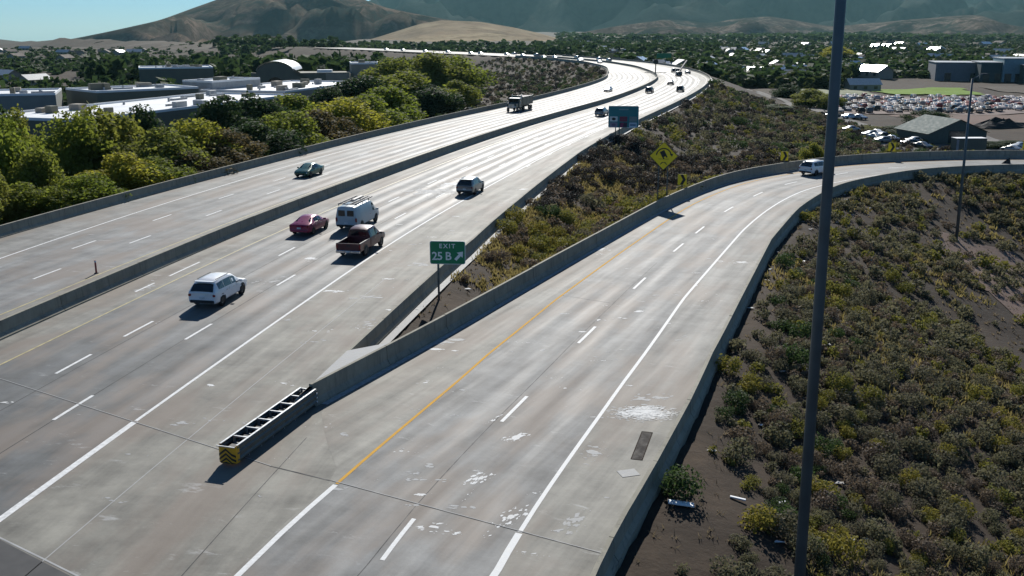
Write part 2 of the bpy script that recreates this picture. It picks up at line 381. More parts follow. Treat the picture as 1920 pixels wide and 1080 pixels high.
def dashes(cur, starts, o, parent, z, ln=3.1, w=.17):
    for s in starts:
        f = o if callable(o) else (lambda q, o=o: np.full_like(q, o))
        strip('lane_dash', cur, np.linspace(s, s + ln, 4), [lambda q: f(q) - w / 2, lambda q: f(q) + w / 2], z, M_['paint'], parent)
dashes(MED, [76.4, 88.6, 94.9, 104.8, 115.9, 128.4] + list(np.arange(141.2, 400, 12.05)), lambda s: I(s, [95, 116], [6.4, 6.65]), main, ZM)
dashes(MED, [70.8, 83., 95., 107.3, 119.9] + list(np.arange(132.5, 400, 12.3)), lambda s: I(s, [90, 111, 130], [10.0, 10.3, 10.45]), main, ZM)
dashes(MED, [93.8, 105.9, 117.8, 129.9] + list(np.arange(142.5, 400, 12.19)), lambda s: I(s, [130, 145], [-7.1, -7.5]), main, ZM)
dashes(MED, [91, 103, 115.1, 126.8, 138.7] + list(np.arange(150.8, 400, 12.19)), lambda s: I(s, [118, 153], [-10.4, -11.1]), main, ZM)
dashes(MED, np.arange(170, 400, 12.19), 13.9, main, ZM, 2.0)
dashes(RMP, [52.5, 64.7, 77.7, 89.5, 102, 114.2, 121.9, 133.2, 143.8, 154.3, 166, 178], lambda s: r_dash(s), ramp_road, ZR, 3.3)
# extra faded stripe beside the median
for s0, s1 in ((104, 106.4), (108.4, 112.8)):
    line(MED, 1.75, s0, s1, .16, M_['paint'], main, ZM, 'faded_stripe', 1.)

# joints: skewed bridge joint and long slab joints, a dark sealed groove with a pale lip
def ribbon(name, pts, w, z, m, parent):
    pts = np.array(pts, float); t = np.gradient(pts, axis=0); t /= np.linalg.norm(t, axis=1)[:, None]; n = np.c_[t[:, 1], -t[:, 0]] * w / 2
    V = np.concatenate([np.c_[pts - n, np.full(len(pts), z)], np.c_[pts + n, np.full(len(pts), z)]]); k = len(pts); i = np.arange(k - 1)
    return link(name, npmesh(name, V, np.stack([i, i + k, i + k + 1, i + 1], 1)), parent, m)
M_['lip'] = mat('joint_lip_concrete', (.36, .36, .35), .8)
for a, b, p, z in (((-27.3, 47.4), (-9.6, 36.1), main, ZM + .002), ((-6.9, 34.75), (3.6, 29.0), ramp_road, ZR + .002)):
    A, B = np.array(a), np.array(b); d = (B - A) / np.linalg.norm(B - A); nn = np.array([-d[1], d[0]])
    ribbon('expansion_joint', [A, (A + B) / 2, B], .035, z, M_['joint'], p); ribbon('joint_lip', [A + nn * .035, (A + B) / 2 + nn * .035, B + nn * .035], .03, z, M_['lip'], p)
ribbon('expansion_joint', [(-9.6, 36.1), (-6.9, 34.75)], .06, ZM + .002, M_['joint'], main)
ribbon('slab_joint', RMP.at(np.linspace(40, 110, 30), r_dash(np.linspace(40, 110, 30)) - .32), .035, ZR - .003, M_['joint'], ramp_road)
ribbon('slab_joint', MED.at(np.linspace(60, 110, 20), np.full(20, 16.9)), .04, ZM - .002, M_['lip'], main)
ribbon('slab_joint', MED.at(np.linspace(50, 83, 20), np.full(20, 21.8)), .035, ZM - .002, M_['joint'], main)
ribbon('slab_joint', RMP.at(np.array([98.5, 98.2, 98]), np.array([2.9, 4.8, 6.3])), .05, ZR - .003, M_['joint'], ramp_road)
for o_ in (6.95, 10.02): ribbon('slab_joint', MED.at(np.linspace(60, 210, 60), np.full(60, o_)), .05, ZM - .002, M_['joint'], main)
ap = MB().prism([(-60, 12), (-12.6, 12), (-12.6, 27.0), (-18.2, 30.8), (-60, 52)], .0035, .004)
ap.build('asphalt_apron', M_['asphalt'], main)
ribbon('joint_lip', [(-18.4, 31.0), (-15.5, 29.1), (-12.5, 27.1)], .07, .0075, M_['lip'], main)

# pale spalls, repair flecks and painted lane glare on the slabs: irregular thin patches
M_['spall'] = mat('pale_spall_and_glare', (.62, .62, .60), .8, var=.25, scale=6)
M_['spall2'] = mat('worn_grey_patch', (.34, .34, .33), .8, var=.3, scale=5)
def blob(cx, cy, rx, ry, th, n=11):
    a = np.sort(rng.random(n)) * 2 * math.pi; r = .55 + .6 * rng.random(n); x, y = np.cos(a) * r * rx, np.sin(a) * r * ry; c, s = math.cos(th), math.sin(th)
    return [(cx + x_ * c - y_ * s, cy + x_ * s + y_ * c) for x_, y_ in zip(x, y)]
def spall(cx, cy, rx, ry, th, n, sz, z, parent, m='spall', name='spall_glare_patch', asp=2.2):
    mb = MB()
    for k in range(n):
        a, q = rng.random() * 2 * math.pi, rng.random() ** .6
        x, y = math.cos(a) * q * rx, math.sin(a) * q * ry; c, s = math.cos(th), math.sin(th); w = sz * (.35 + rng.random() ** 2 * 1.3) * (1.25 - q)
        p = blob(cx + x * c - y * s, cy + x * s + y * c, w, w / asp, th + rng.normal() * .25)
        mb.add([(px, py, z + k * 2e-5) for px, py in p], [list(range(len(p)))])
    return mb.build(name, M_[m], parent)
for k in range(70):      # smaller scuffs and flecks scattered over the slabs
    s_ = rng.uniform(66, 125); o_ = rng.uniform(.6, float(r_right(s_)) - .6); p_ = RMP.at(s_, o_); spall(p_[0], p_[1], rng.uniform(.2, .9), rng.uniform(.06, .3), rng.normal() * .3, int(rng.integers(4, 12)), rng.uniform(.06, .2), .0075, ramp_road, 'spall' if k % 3 == 0 else 'spall2', 'scuff_mark')
for k in range(60):
    s_ = rng.uniform(72, 150); o_ = rng.uniform(13.9, 20) if k % 3 else rng.uniform(3, 13.5); p_ = MED.at(s_, o_)
    if s_ < 92 and o_ > 18.5: continue
    spall(p_[0], p_[1], rng.uniform(.3, 1.2), rng.uniform(.08, .4), rng.normal() * .3, int(rng.integers(4, 12)), rng.uniform(.1, .3), .0045, main, 'spall' if k % 4 == 0 else 'spall2', 'scuff_mark')
spall(6.0, 41.7, 1.75, 1.15, 0.05, 120, .36, .0074, ramp_road, 'spall2'); spall(6.05, 41.7, 1.5, .95, 0.05, 620, .17, .0075, ramp_road); spall(6.6, 43.6, 1.2, .7, .3, 30, .25, .0075, ramp_road, 'spall2')
spall(.2, 39.0, .75, .42, .6, 34, .2, .0075, ramp_road); spall(-1.3, 35.0, .8, .45, .8, 40, .2, .0075, ramp_road)
spall(-.75, 41.0, .8, .12, 1.0, 10, .14, .0075, ramp_road); spall(.0, 31.9, 1.2, .5, .9, 45, .16, .0075, ramp_road)
spall(-.7, 30.8, .7, .16, 1.0, 10, .16, .0075, ramp_road); spall(2.1, 31.4, 1.3, .5, 1.0, 30, .2, .0075, ramp_road, 'spall2')
spall(3.4, 37.5, .5, 1.6, -.3, 30, .2, .0075, ramp_road, 'spall2'); spall(-4.0, 50.7, 1.2, .3, .0, 9, .4, .0075, ramp_road)
spall(-3.9, 52.3, 1.9, .8, .1, 24, .45, .0075, ramp_road, 'spall2'); spall(16.6, 71.6, 1.6, .5, -.1, 22, .4, .0075, ramp_road)
spall(6.7, 75.8, 1.2, .9, .3, 26, .35, .0075, ramp_road); spall(-2.9, 31.2, .7, .3, .2, 14, .2, .0075, ramp_road); spall(-3.6, 34.9, 1.6, .2, -.1, 14, .25, .0075, ramp_road, 'spall2')
spall(5.2, 56.4, .5, .2, .2, 6, .22, .0075, ramp_road); spall(4.0, 54.1, .4, .15, .2, 5, .2, .0075, ramp_road); spall(-2, 32.6, 1.0, .3, .1, 12, .2, .0075, ramp_road, 'spall2')
spall(-11.6, 63.1, 1.0, .3, .1, 8, .5, .0045, main); spall(-8.0, 55.5, 1.6, 1.3, .4, 34, .35, .0045, main, 'spall2'); spall(-6.7, 58.5, 1.2, .5, .1, 10, .4, .0045, main)
spall(-9.4, 61.6, 2.0, .5, .1, 14, .35, .0045, main, 'spall2'); spall(-16.5, 66, 2.5, 1.0, .6, 26, .4, .0045, main, 'spall2'); spall(-15.2, 72.5, .8, .9, .3, 16, .3, .0045, main)
spall(-8.6, 104, 3.2, 3.5, 1.1, 60, .8, .0045, main, 'spall2'); spall(-6.5, 110, 2.2, 4.5, .1, 50, .7, .0045, main); spall(1.2, 106, .9, .3, .3, 6, .6, .0045, main)  # broad fields by the right lane: glare on worn pavement painted pale
spall(-6.6, 71, 1.2, .8, .3, 14, .45, .0045, main, 'spall2'); spall(-24.5, 64.5, .7, 3, -.1, 16, .4, .0045, main, 'spall2')
# drain slot and cover by the ramp barrier
dg = empty('drain_grate', (5.42, 38.1, .004), -.02)
tag(dg, 'long rusty brown drain slot sunk in the ramp shoulder beside the barrier', 'drain grate')
M_['rust'] = mat('rusty_iron', (.03, .019, .013), .95, spec=.08, var=.35, scale=6)
MB().box((0, 0, .004), (.62, 3.0, .004)).build('pit', M_['joint'], dg)
fr = MB(); fr.box((-.33, 0, .008), (.05, 3.1, .012)); fr.box((.33, 0, .008), (.05, 3.1, .012)); fr.box((0, 1.53, .008), (.6, .05, .012)); fr.box((0, -1.53, .008), (.6, .05, .012)); fr.build('frame', M_['rust'], dg)
gme = MB().box((0, 0, .008), (.6, .05, .008)).mesh('bar')
for k in range(24): o = link('bar', gme, dg, M_['rust']); o.location = (0, -1.42 + k * .1235, 0)
dg.rotation_euler = (0, 0, -math.atan2(.8, 2.8)); dg.scale = (.68, .95, 1)
lid = MB().box((0, 0, .008), (.75, .6, .012)).build('access_cover', M_['spall2'], None, bevel=.004); lid.location = (4.55, 35.45, .004); lid.rotation_euler = (0, 0, .3)
tag(lid, 'square grey access cover in the shoulder just below the drain slot', 'cover')

# ------------------------------------------------------------------ concrete barriers, each cast section a part
PROFILE = [(-.03, -.4), (-.03, .09), (.0, .10), (.17, .32), (.21, 1.0), (.41, 1.0), (.45, .32), (.62, .10), (.65, .09), (.65, -.4)]
def barrier(name, label, cur, off, s0, s1, side, seg=9., hgt=1.0, width=.62, gap=.05, far=150):
    """side +1: face at offset, body to the right of it; -1: to the left"""
    x0, y0 = cur.at(s0, off(np.array(s0)) if callable(off) else off)
    root = empty(name, (x0, y0, 0)); tag(root, label, 'barrier')
    s = s0
    while s < s1 - 1:
        L = seg if s < far else seg * 2.2
        e = min(s + L, s1); q = np.linspace(s + gap / 2, e - gap / 2, max(3, int((e - s) / 1.6)))
        prof = [(u * width / .62, v * hgt if v > .1 else v) for u, v in PROFILE]; k = len(prof)
        ob = off(q) if callable(off) else np.full_like(q, off)
        dz = random.uniform(-.012, .012); V = []
        for u, v in prof:
            P = cur.at(q, ob + side * u); V.append(np.c_[P - [x0, y0], np.full(len(q), v + (dz if v > .5 else 0))])
        V = np.stack(V, 1); n = len(q); i = (np.arange(n - 1)[:, None] * k + np.arange(k - 1)[None]).ravel()
        F = [list(f) for f in np.stack([i, i + 1, i + k + 1, i + k], 1)] + [list(range(k)), list(range((n - 1) * k, n * k))[::-1]]
        me = npmesh('barrier_section', V.reshape(-1, 3), F); link('barrier_section', me, root, M_['barrier']); s = e
    return root
barrier('median_barrier', 'long grey concrete median barrier between the two carriageways', MED, -.62, 0, 690, 1, 9.)
barrier('outer_barrier', 'grey concrete barrier between the far carriageway and the green trees', MED, lambda s: o_nb(s), 0, 690, -1, 9., .95)
barrier('shoulder_barrier', 'grey concrete barrier from the gore along the near edge of the main carriageway', MED, lambda s: o_sb(s), 90.5, 690, 1, 7.5, .92, .5)
barrier('ramp_inner_barrier', 'tall grey concrete barrier on the left of the exit ramp starting at the crash cushion', RMP, lambda s: np.zeros_like(s), 75.6, R_END, -1, 6.3, 1.06, .5)
barrier('ramp_outer_barrier', 'grey concrete barrier along the right edge of the exit ramp above the brush', RMP, lambda s: r_right(s), 0, R_END, 1, 6.8, .9, .5)
# concrete cap where the two barriers meet, and the gutter behind the shoulder barrier
gc = MB(); a = RMP.at(np.linspace(75.8, 83, 6), -.4); b = MED.at(np.linspace(84.9, 92, 6), o_sb(np.linspace(84.9, 92, 6)) + .2)
poly = [tuple(p) for p in a] + [tuple(p) for p in b[::-1]]
gc.prism(poly, -.4, .93).build('gore_cap', M_['spall2']); tag(bpy.data.objects['gore_cap'], 'pale wedge of concrete where the two barriers join behind the crash cushion', 'concrete cap')
strip('gutter', MED, np.arange(96, 640, 2.), [lambda s: o_sb(s) + .55, lambda s: o_sb(s) + 1.05], -.02, M_['spall2'], None, None, 'structure')
strip('kerb_strip', RMP, np.arange(76, R_END, 2.), [-.0, .35], .012, M_['spall2'], None, None, 'structure')

# ------------------------------------------------------------------ crash cushion
def crash_cushion():
    f, b = np.array((-11.25, 36.25)), np.array((-9.35, 42.6)); d = b - f; L = np.hypot(*d); rz = math.atan2(d[1], d[0]) - math.pi / 2
    r = empty('crash_cushion', (f[0], f[1], 0), rz); tag(r, 'long steel crash cushion with open bays and a striped yellow nose at the gore', 'crash cushion')
    W, H = .82, .84
    # corrugated side rails, one panel per bay
    nb = 7; bl = L / nb
    corr = [(0, .14), (.05, .2), (.05, .26), (0, .32), (0, .42), (.05, .48), (.05, .54), (0, .6), (0, .68), (.05, .73), (.05, .79), (0, .84)]
    for sd_ in (-1, 1):
        V = []; F = []
        for y in (0, bl * 1.04):
            V += [(sd_ * u, y, v) for u, v in corr]
        k = len(corr); F = [[i, i + 1, k + i + 1, k + i] for i in range(k - 1)]
        F += [[i + 2 * k, i + 2 * k + 1, 3 * k + i + 1, 3 * k + i][::-1] for i in range(k - 1)]
        V += [(x - sd_ * .012, y, z) for x, y, z in V]
        me = npmesh('side_panel', V, F)
        for j in range(nb): o = link('side_panel', me, r, M_['steelworn']); o.location = (sd_ * (W / 2 - .05 + j * .004), j * bl, 0)
        MB().box((0, L / 2, 0), (.085, L, .03)).build('top_rail', M_['steel'], r).location = (sd_ * (W / 2 - .04), 0, H + .012)
    dia = MB(); dia.box((0, 0, H - .03), (W - .1, .07, .07)); dia.box((-W / 2 + .1, 0, .45), (.08, .05, .8)); dia.box((W / 2 - .1, 0, .45), (.08, .05, .8)); dia.box((0, 0, .5), (W - .2, .03, .1))
    dme = dia.mesh('diaphragm')
    for j in range(1, nb + 1): o = link('diaphragm', dme, r, M_['steel']); o.location = (0, j * bl - .04, 0)
    g = MB().box((0, 0, .12), (.1, L, .1)); o = g.build('ground_rail', M_['darksteel'], r); o.location = (0, L / 2, 0)
    for j in range(nb): o = MB().box((0, bl * .5, .52), (W - .34, bl * .55, .5)).build('cartridge', M_['trim'], r, bevel=.05); o.location = (0, j * bl, -.12)
    # nose: bent wrap with chevron panel
    nose = MB(); pts = [(-W / 2, .12), (-W / 2 + .03, -.10), (-W / 2 + .16, -.2), (W / 2 - .16, -.2), (W / 2 - .03, -.10), (W / 2, .12)]
    for i in range(len(pts) - 1): nose.add([(*pts[i], .12), (*pts[i + 1], .12), (*pts[i + 1], H), (*pts[i], H)], [[0, 1, 2, 3]])
    n = nose.build('nose', mat('amber_sheeting', (.62, .33, .01), .5, var=.15), r)
    ch = MB()
    for k in range(4):
        z = .78 - k * .19
        for s_ in (-1, 1):
            for xa, ya, xb, yb in ((0, -.207, .25, -.207), (.25, -.207, .385, -.108)):
                q = [(s_ * xa, ya, z - .8 * xa), (s_ * xa, ya, z - .8 * xa - .1), (s_ * xb, yb, z - .8 * xb - .1), (s_ * xb, yb, z - .8 * xb)]
                ch.add([(x, y, max(.13, v)) for x, y, v in q], [[0, 1, 2, 3] if s_ > 0 else [3, 2, 1, 0]])
    ch.build('chevron_stripes', M_['signblack'], n)
    fb = MB(); fb.box((0, -.2, H + .01), (W, .05, .04)); fb.build('front_rail', M_['steel'], r)
    for z in (.25, .45, .65): MB().box((0, 0, 0), (.03, .06, .06)).build('reflector', M_['white'], r).location = (W / 2 + .03, L - .02, z)
    return r
M_['steelworn'] = mat('worn_dark_steel', (.10, .115, .11), .55, .5, var=.35, scale=4)
crash_cushion()

# ------------------------------------------------------------------ signs
def text_mesh(s, size, sp=1.0):
    c = bpy.data.curves.new('lettering', 'FONT'); c.body = s; c.size = size; c.align_x = 'CENTER'; c.align_y = 'CENTER'; c.extrude = .004; c.offset = size * .018; c.space_character = sp; c.resolution_u = 2
    o = bpy.data.objects.new('lettering', c); COL.objects.link(o); dg_ = bpy.context.evaluated_depsgraph_get()
    me = bpy.data.meshes.new_from_object(o.evaluated_get(dg_)); bpy.data.objects.remove(o); return me
def facing(x, y): return math.atan2(x, y) * -1     # turn so the local -Y side looks at the camera mast and oncoming drivers
FRONT = Matrix.Rotation(R(90), 4, 'X')
def rounded(w, h, r, n=4):
    P = []
    for cx, cy, a0 in ((w / 2 - r, h / 2 - r, 0), (-w / 2 + r, h / 2 - r, 90), (-w / 2 + r, -h / 2 + r, 180), (w / 2 - r, -h / 2 + r, 270)):
        P += [(cx + r * math.cos(R(a0 + 90 * i / n)), cy + r * math.sin(R(a0 + 90 * i / n))) for i in range(n + 1)]
    return P
def panel(name, poly, y, th, m, parent):
    mb = MB(); mb.prism(poly, -th / 2, th / 2); mb.v = [(a, y - c, b) for a, b, c in mb.v]; return mb.build(name, m, parent)
def post(name, x, y, z0, z1, w, parent, m=None): return MB().box((x, y, (z0 + z1) / 2), (w, w * .7, z1 - z0)).build(name, m or M_['steelworn'], parent)
def exit_sign():
    x, y = -4.12, 61.6; z = hz(x, y); r = empty('exit_sign', (x, y, z), facing(x, y) - .12); tag(r, 'green EXIT 25 B sign with an arrow on a post in the gore', 'sign')
    c = 2.95 - z
    post('post', -.62, .06, -.2, c + .5, .13, r)
    w, h = 2.28, 1.52
    b = panel('board', rounded(w, h, .14), 0, .03, M_['signwhite'], r); b.location = (0, 0, c)
    i = panel('face', rounded(w - .07, h - .07, .12), -.018, .008, M_['signgreen'], b)
    for s, sz, lx, lz, sp in (('EXIT', .40, -.02, .42, 1.35), ('25 B', .74, -.38, -.25, .92)):
        o = link('lettering', text_mesh(s, sz, sp), b, M_['signwhite']); o.location = (lx, -.028, lz); o.rotation_euler = (R(90), 0, 0)
    a = MB(); q = Matrix.Rotation(R(-42), 2)
    P = [(-.09, -.36), (.09, -.36), (.09, .06), (.25, .06), (0, .38), (-.25, .06), (-.09, .06)]
    P = [tuple(q @ Vector(p)) for p in P]
    o = panel('arrow', P, -.028, .008, M_['signwhite'], b); o.location = (.74, 0, -.2)
exit_sign()
def services_sign():
    x, y = 17.6, 157.5; z = hz(x, y); r = empty('services_sign', (x, y, z), facing(x, y)); tag(r, 'blue services sign with six logo panels beside the main carriageway', 'sign')
    w, h = 4.75, 3.4; c = 3.35 - z
    b = panel('board', rounded(w, h, .2), 0, .04, M_['signwhite'], r); b.location = (0, 0, c); panel('face', rounded(w - .1, h - .1, .18), -.022, .008, M_['signblue'], b)
    for px in (-1.2, -.62): post('post', px, .1, -.3, c + 1.5, .16, r)
    cols = [(.55, .6, .58), (.16, .02, .05), (.16, .22, .22), (.2, .2, .26), (.04, .02, .04), (.45, .55, .62)]
    for k, cc in enumerate(cols):
        m = mat('logo_panel_colour', cc, .5, var=.1); cx, cz = -1.52 + (k % 3) * 1.52, -.35 - (k // 3) * .92
        p = panel('logo_panel', rounded(1.2, .78, .06), -.03, .008, m, b); p.location = (cx, 0, cz)
        if k in (0, 3): 
            o = panel('emblem', [(.24 * math.cos(a) * 1.3, .24 * math.sin(a)) for a in np.linspace(0, 2 * math.pi, 16, False)], -.038, .006, M_['trim'] if k == 0 else mat('dull_mauve', (.12, .1, .17), .5), p)
        if k == 4:
            o = panel('emblem', [(-.5, -.3), (-.1, -.34), (.1, .3), (-.4, .32)], -.038, .006, mat('emblem_crimson', (.22, .03, .09), .5), p)
        if k == 5: panel('emblem', rounded(.9, .22, .05), -.038, .006, mat('emblem_blue', (.05, .14, .24), .5), p)
    panel('legend_bar', rounded(1.5, .2, .03), -.03, .006, mat('faded_legend', (.16, .3, .3), .5), b).location = (0, 0, 1.15)
services_sign()
def diamond_sign():
    x, y = 15.1, 98.3; z = hz(x, y); r = empty('warning_sign', (x, y, z), facing(x, y)); tag(r, 'yellow diamond warning sign with a tipping truck and curved arrow behind the ramp barrier', 'sign')
    c = 4.55 - z; s = 1.42
    def dia(k): return [(k, 0), (0, k), (-k, 0), (0, -k)]
    for px in (-.45, .45): post('post', px, .09, -.3, c + .3, .12, r)
    b = panel('board', dia(s), 0, .03, M_['signblack'], r); b.location = (0, 0, c); panel('face', dia(s - .06), -.018, .006, M_['signyellow'], b)
    arc = MB(); A = np.radians(np.linspace(175, 12, 18)); P = [(.78 * math.cos(a), .78 * math.sin(a)) for a in A] + [(.67 * math.cos(a), .67 * math.sin(a)) for a in A[::-1]]
    F = [[i, i + 1, 34 - i, 35 - i] for i in range(17)]
    arc.add([(x_, -.026, z_ + .02) for x_, z_ in P], F); arc.add([(.58, -.026, .2), (.93, -.026, .24), (.82, -.026, -.06)], [[0, 1, 2]]); arc.build('curved_arrow', M_['signblack'], b)
    q = Matrix.Rotation(R(27), 2); t = MB()
    def poly(p, dx=0, dz=.12):
        p = [tuple(q @ Vector(a)) for a in p]; t.add([(u + dx, -.026, v + dz) for u, v in p], [list(range(len(p)))])
    poly([(-.24, -.2), (.24, -.2), (.24, .42), (-.24, .42)]); poly([(-.22, -.38), (-.1, -.38), (-.1, -.2), (-.22, -.2)]); poly([(.1, -.38), (.24, -.38), (.24, -.2), (.1, -.2)])
    t.build('truck_symbol', M_['signblack'], b)
    g = MB(); g.add([(-.5, -.026, -.32), (.5, -.026, -.32), (.5, -.026, -.28), (-.5, -.026, -.28)], [[0, 1, 2, 3]])
    for sx in (-1, 1): g.add([(sx * .12, -.026, -.62), (sx * .36, -.026, -.82), (sx * .33, -.026, -.88), (sx * .08, -.026, -.68)], [[0, 1, 2, 3]])
    g.add([(-.2, -.026, -.66), (.2, -.026, -.66), (.2, -.026, -.61), (-.2, -.026, -.61)], [[0, 1, 2, 3]]); g.build('lower_symbol', M_['signblack'], b)
diamond_sign()
for s, lab in ((140.5, 'first yellow chevron sign below the diamond warning sign'), (165.5, 'yellow chevron sign just behind the white car on the ramp'), (184.5, 'yellow chevron sign in front of the dark tree beyond the ramp'), (203.5, 'yellow chevron sign farthest round the ramp bend')):
    x, y = RMP.at(s, -1.15); z = hz(x, y); r = empty('chevron_sign', (x, y, z), facing(x, y)); tag(r, lab, 'sign', 'chevron signs round the ramp bend')
    c = 1.68 - z; post('post', 0, .05, -.3, c + .4, .08, r)
    b = panel('board', rounded(.9, 1.1, .06), 0, .02, M_['signyellow'], r); b.location = (0, 0, c)
    panel('chevron', [(-.22, .53), (.08, .53), (.36, 0), (.08, -.53), (-.22, -.53), (.06, 0)], -.014, .006, M_['signblack'], b)
# far guide sign, median post
x, y = 84., 560.; r = empty('guide_sign', (x, y, hz(x, y)), facing(x, y)); tag(r, 'distant green guide sign beyond the far bend of the highway', 'sign')
b = panel('board', rounded(8, 3.4, .3), 0, .1, M_['signgreen'], r); b.location = (0, 0, 11); post('post', -2.6, .15, -1, 12, .3, r); post('post', 2.6, .15, -1, 12, .3, r)
x, y = MED.at(424, -.3); r = empty('median_post', (x, y, 0), facing(x, y)); tag(r, 'dark round-headed post standing on the median at the far bend', 'post')
MB().tube((0, 0, 0), (0, 0, 4.6), .22, .18, 8).build('post', M_['darksteel'], r); MB().tube((0, .12, 5.0), (0, -.12, 5.0), .95, .95, 14).build('round_head', M_['signblack'], r)
MB().box((0, 0, 1.1), (8.0, .3, .22)).build('shadow_bar', M_['darksteel'], r)  # solid dark bar standing in for a sign's shadow across the road
# red flexible delineator on the median
x, y = -29.5, 68.0; r = empty('delineator_post', (x, y, 0)); tag(r, 'short red plastic delineator post beside the median barrier', 'delineator post')
M_['deline'] = mat('faded_red_plastic', (.28, .06, .05), .6)
MB().tube((0, 0, 0), (0, 0, .06), .16, .13, 10).build('base', M_['trim'], r); MB().tube((0, 0, .06), (0, 0, .95), .07, .06, 10).build('tube', M_['deline'], r); MB().tube((0, 0, .82), (0, 0, .92), .075, .075, 10).build('band', M_['white'], r)

# ------------------------------------------------------------------ light poles
x, y = 7.83, 24.; z = hz(x, y)
r = empty('light_pole', (x, y, z)); tag(r, 'tall dark steel light pole rising from the brush right in front', 'light pole')
MB().tube((.04, 0, 0), (-.28, 0, 32), .155, .105, 16).build('shaft', M_['polesteel'], r, True); MB().box((.04, 0, .03), (.5, .5, .06)).build('base_plate', M_['polesteel'], r)
MB().tube((-.28, 0, 32), (-2.6, 0, 33), .07, .05, 8).build('arm', M_['polesteel'], r); MB().box((-2.9, 0, 33.05), (.8, .35, .16)).build('luminaire', M_['darksteel'], r, bevel=.04)
for k in range(4): MB().tube((0, 0, .06), (0, 0, .14), .03, .03, 6).build('anchor_bolt', M_['steel'], r).location = (.04 + .19 * (1 if k & 1 else -1), .19 * (1 if k & 2 else -1), 0)
x, y = 43.9, 95.5; z = hz(x, y)
r = empty('light_pole', (x, y, z)); tag(r, 'slim dark light pole standing in the brush inside the ramp bend', 'light pole')
MB().tube((0, 0, 0), (-.25, 0, 12.2 - z), .16, .09, 10).build('shaft', M_['polesteel'], r, True); MB().box((0, 0, .03), (.45, .45, .06)).build('base_plate', M_['polesteel'], r)
MB().tube((-.25, 0, 12.2 - z), (.9, .6, 12.6 - z), .05, .04, 8).build('arm', M_['polesteel'], r); MB().box((1.1, .7, 12.62 - z), (.6, .26, .12)).build('luminaire', M_['darksteel'], r)

# ------------------------------------------------------------------ vehicles (local +x is forward)
def ring(st):
    x, zb, zl, zt, wl, wb, wt = st
    return [(x, 0, zb), (x, wl - .10, zb), (x, wl, zb + .10), (x, wl + .015, zb * .45 + zl * .55), (x, wb, zl), (x, wt + (wb - wt) * .14, zl + (zt - zl) * .80), (x, wt - .04, zt - (zt - zl) * .05 if zt - zl > .3 else zt - .01), (x, wt * .55, zt + .012), (x, 0, zt + .018)]
def loft(sts, name='body', sub=True):
    rings = [ring(s) for s in sts]; k = len(rings[0]); V = []; F = []
    full = [r + [(x, -y, z) for x, y, z in r[-2:0:-1]] for r in rings]; n = len(full[0])
    for r in full: V += r
    for i in range(len(full) - 1):
        for j in range(n): F.append([i * n + j, i * n + (j + 1) % n, (i + 1) * n + (j + 1) % n, (i + 1) * n + j])
    F.append(list(range(n))); F.append(list(range((len(full) - 1) * n, len(full) * n))[::-1])
    me = bpy.data.meshes.new(name); me.from_pydata(V, [], F); bm = bmesh.new(); bm.from_mesh(me); bmesh.ops.recalc_face_normals(bm, faces=bm.faces)
    bm.to_mesh(me); bm.free(); me.polygons.foreach_set('use_smooth', [True] * len(me.polygons))
    try: me.set_sharp_from_angle(angle=R(38))
    except Exception: pass
    return me
def lerp(a, b, t): return tuple(p + (q - p) * t for p, q in zip(a, b))
def quad_off(q, off, inset=.06):
    c = lerp(lerp(q[0], q[2], .5), lerp(q[1], q[3], .5), .5); n = (Vector(q[2]) - Vector(q[0])).cross(Vector(q[3]) - Vector(q[1])).normalized()
    if n.dot(Vector((c[0] * .3, c[1], c[2] - .8))) < 0: n = -n
    return [tuple(Vector(lerp(p, c, inset)) + n * off) for p in q]
def pane(name, q, parent, m, inset=.06, off=.007):
    V = quad_off(q, off, inset); return link(name, npmesh(name, V, [[0, 1, 2, 3]]), parent, m)
WHEEL_ME = {}
def wheel(parent, x, y, r, w=.22):
    key = (round(r, 3), w)
    if key not in WHEEL_ME:
        t = MB(); n = 20; prof = [(r * .62, -w / 2), (r * .93, -w / 2), (r, -w / 2 + .04), (r, w / 2 - .04), (r * .93, w / 2), (r * .62, w / 2)]; k = len(prof)
        V = [(a * math.cos(2 * math.pi * i / n), b, a * math.sin(2 * math.pi * i / n)) for i in range(n) for a, b in prof]
        t.add(V, [[i * k + j, i * k + j + 1, ((i + 1) % n) * k + j + 1, ((i + 1) % n) * k + j] for i in range(n) for j in range(k - 1)])
        rm = MB(); V = [(0, w / 2 - .03, 0)] + [(r * .63 * math.cos(2 * math.pi * i / n), w / 2 - .045, r * .63 * math.sin(2 * math.pi * i / n)) for i in range(n)]
        V2 = [(a, -b, c) for a, b, c in V]
        rm.add(V, [[0, 1 + i, 1 + (i + 1) % n] for i in range(n) if i % 4 != 3]); rm.add(V2, [[0, 1 + (i + 1) % n, 1 + i] for i in range(n) if i % 4 != 3])
        WHEEL_ME[key] = (t.mesh('tyre', True), rm.mesh('rim'))
    te, re = WHEEL_ME[key]; o = link('wheel', te, parent, M_['black']); o.location = (x, y, r)
    q = link('rim', re, o, M_['rim'])
def arch(parent, x, y, r, s):
    P = [(x + r * math.cos(a), r * .97 + r * math.sin(a) * 1.02) for a in np.linspace(-.35, math.pi + .35, 15)]
    mb = MB(); mb.add([(px, y, pz) for px, pz in P], [list(range(len(P)))]); return mb.build('wheel_arch', M_['trim'], parent)
STY = {}
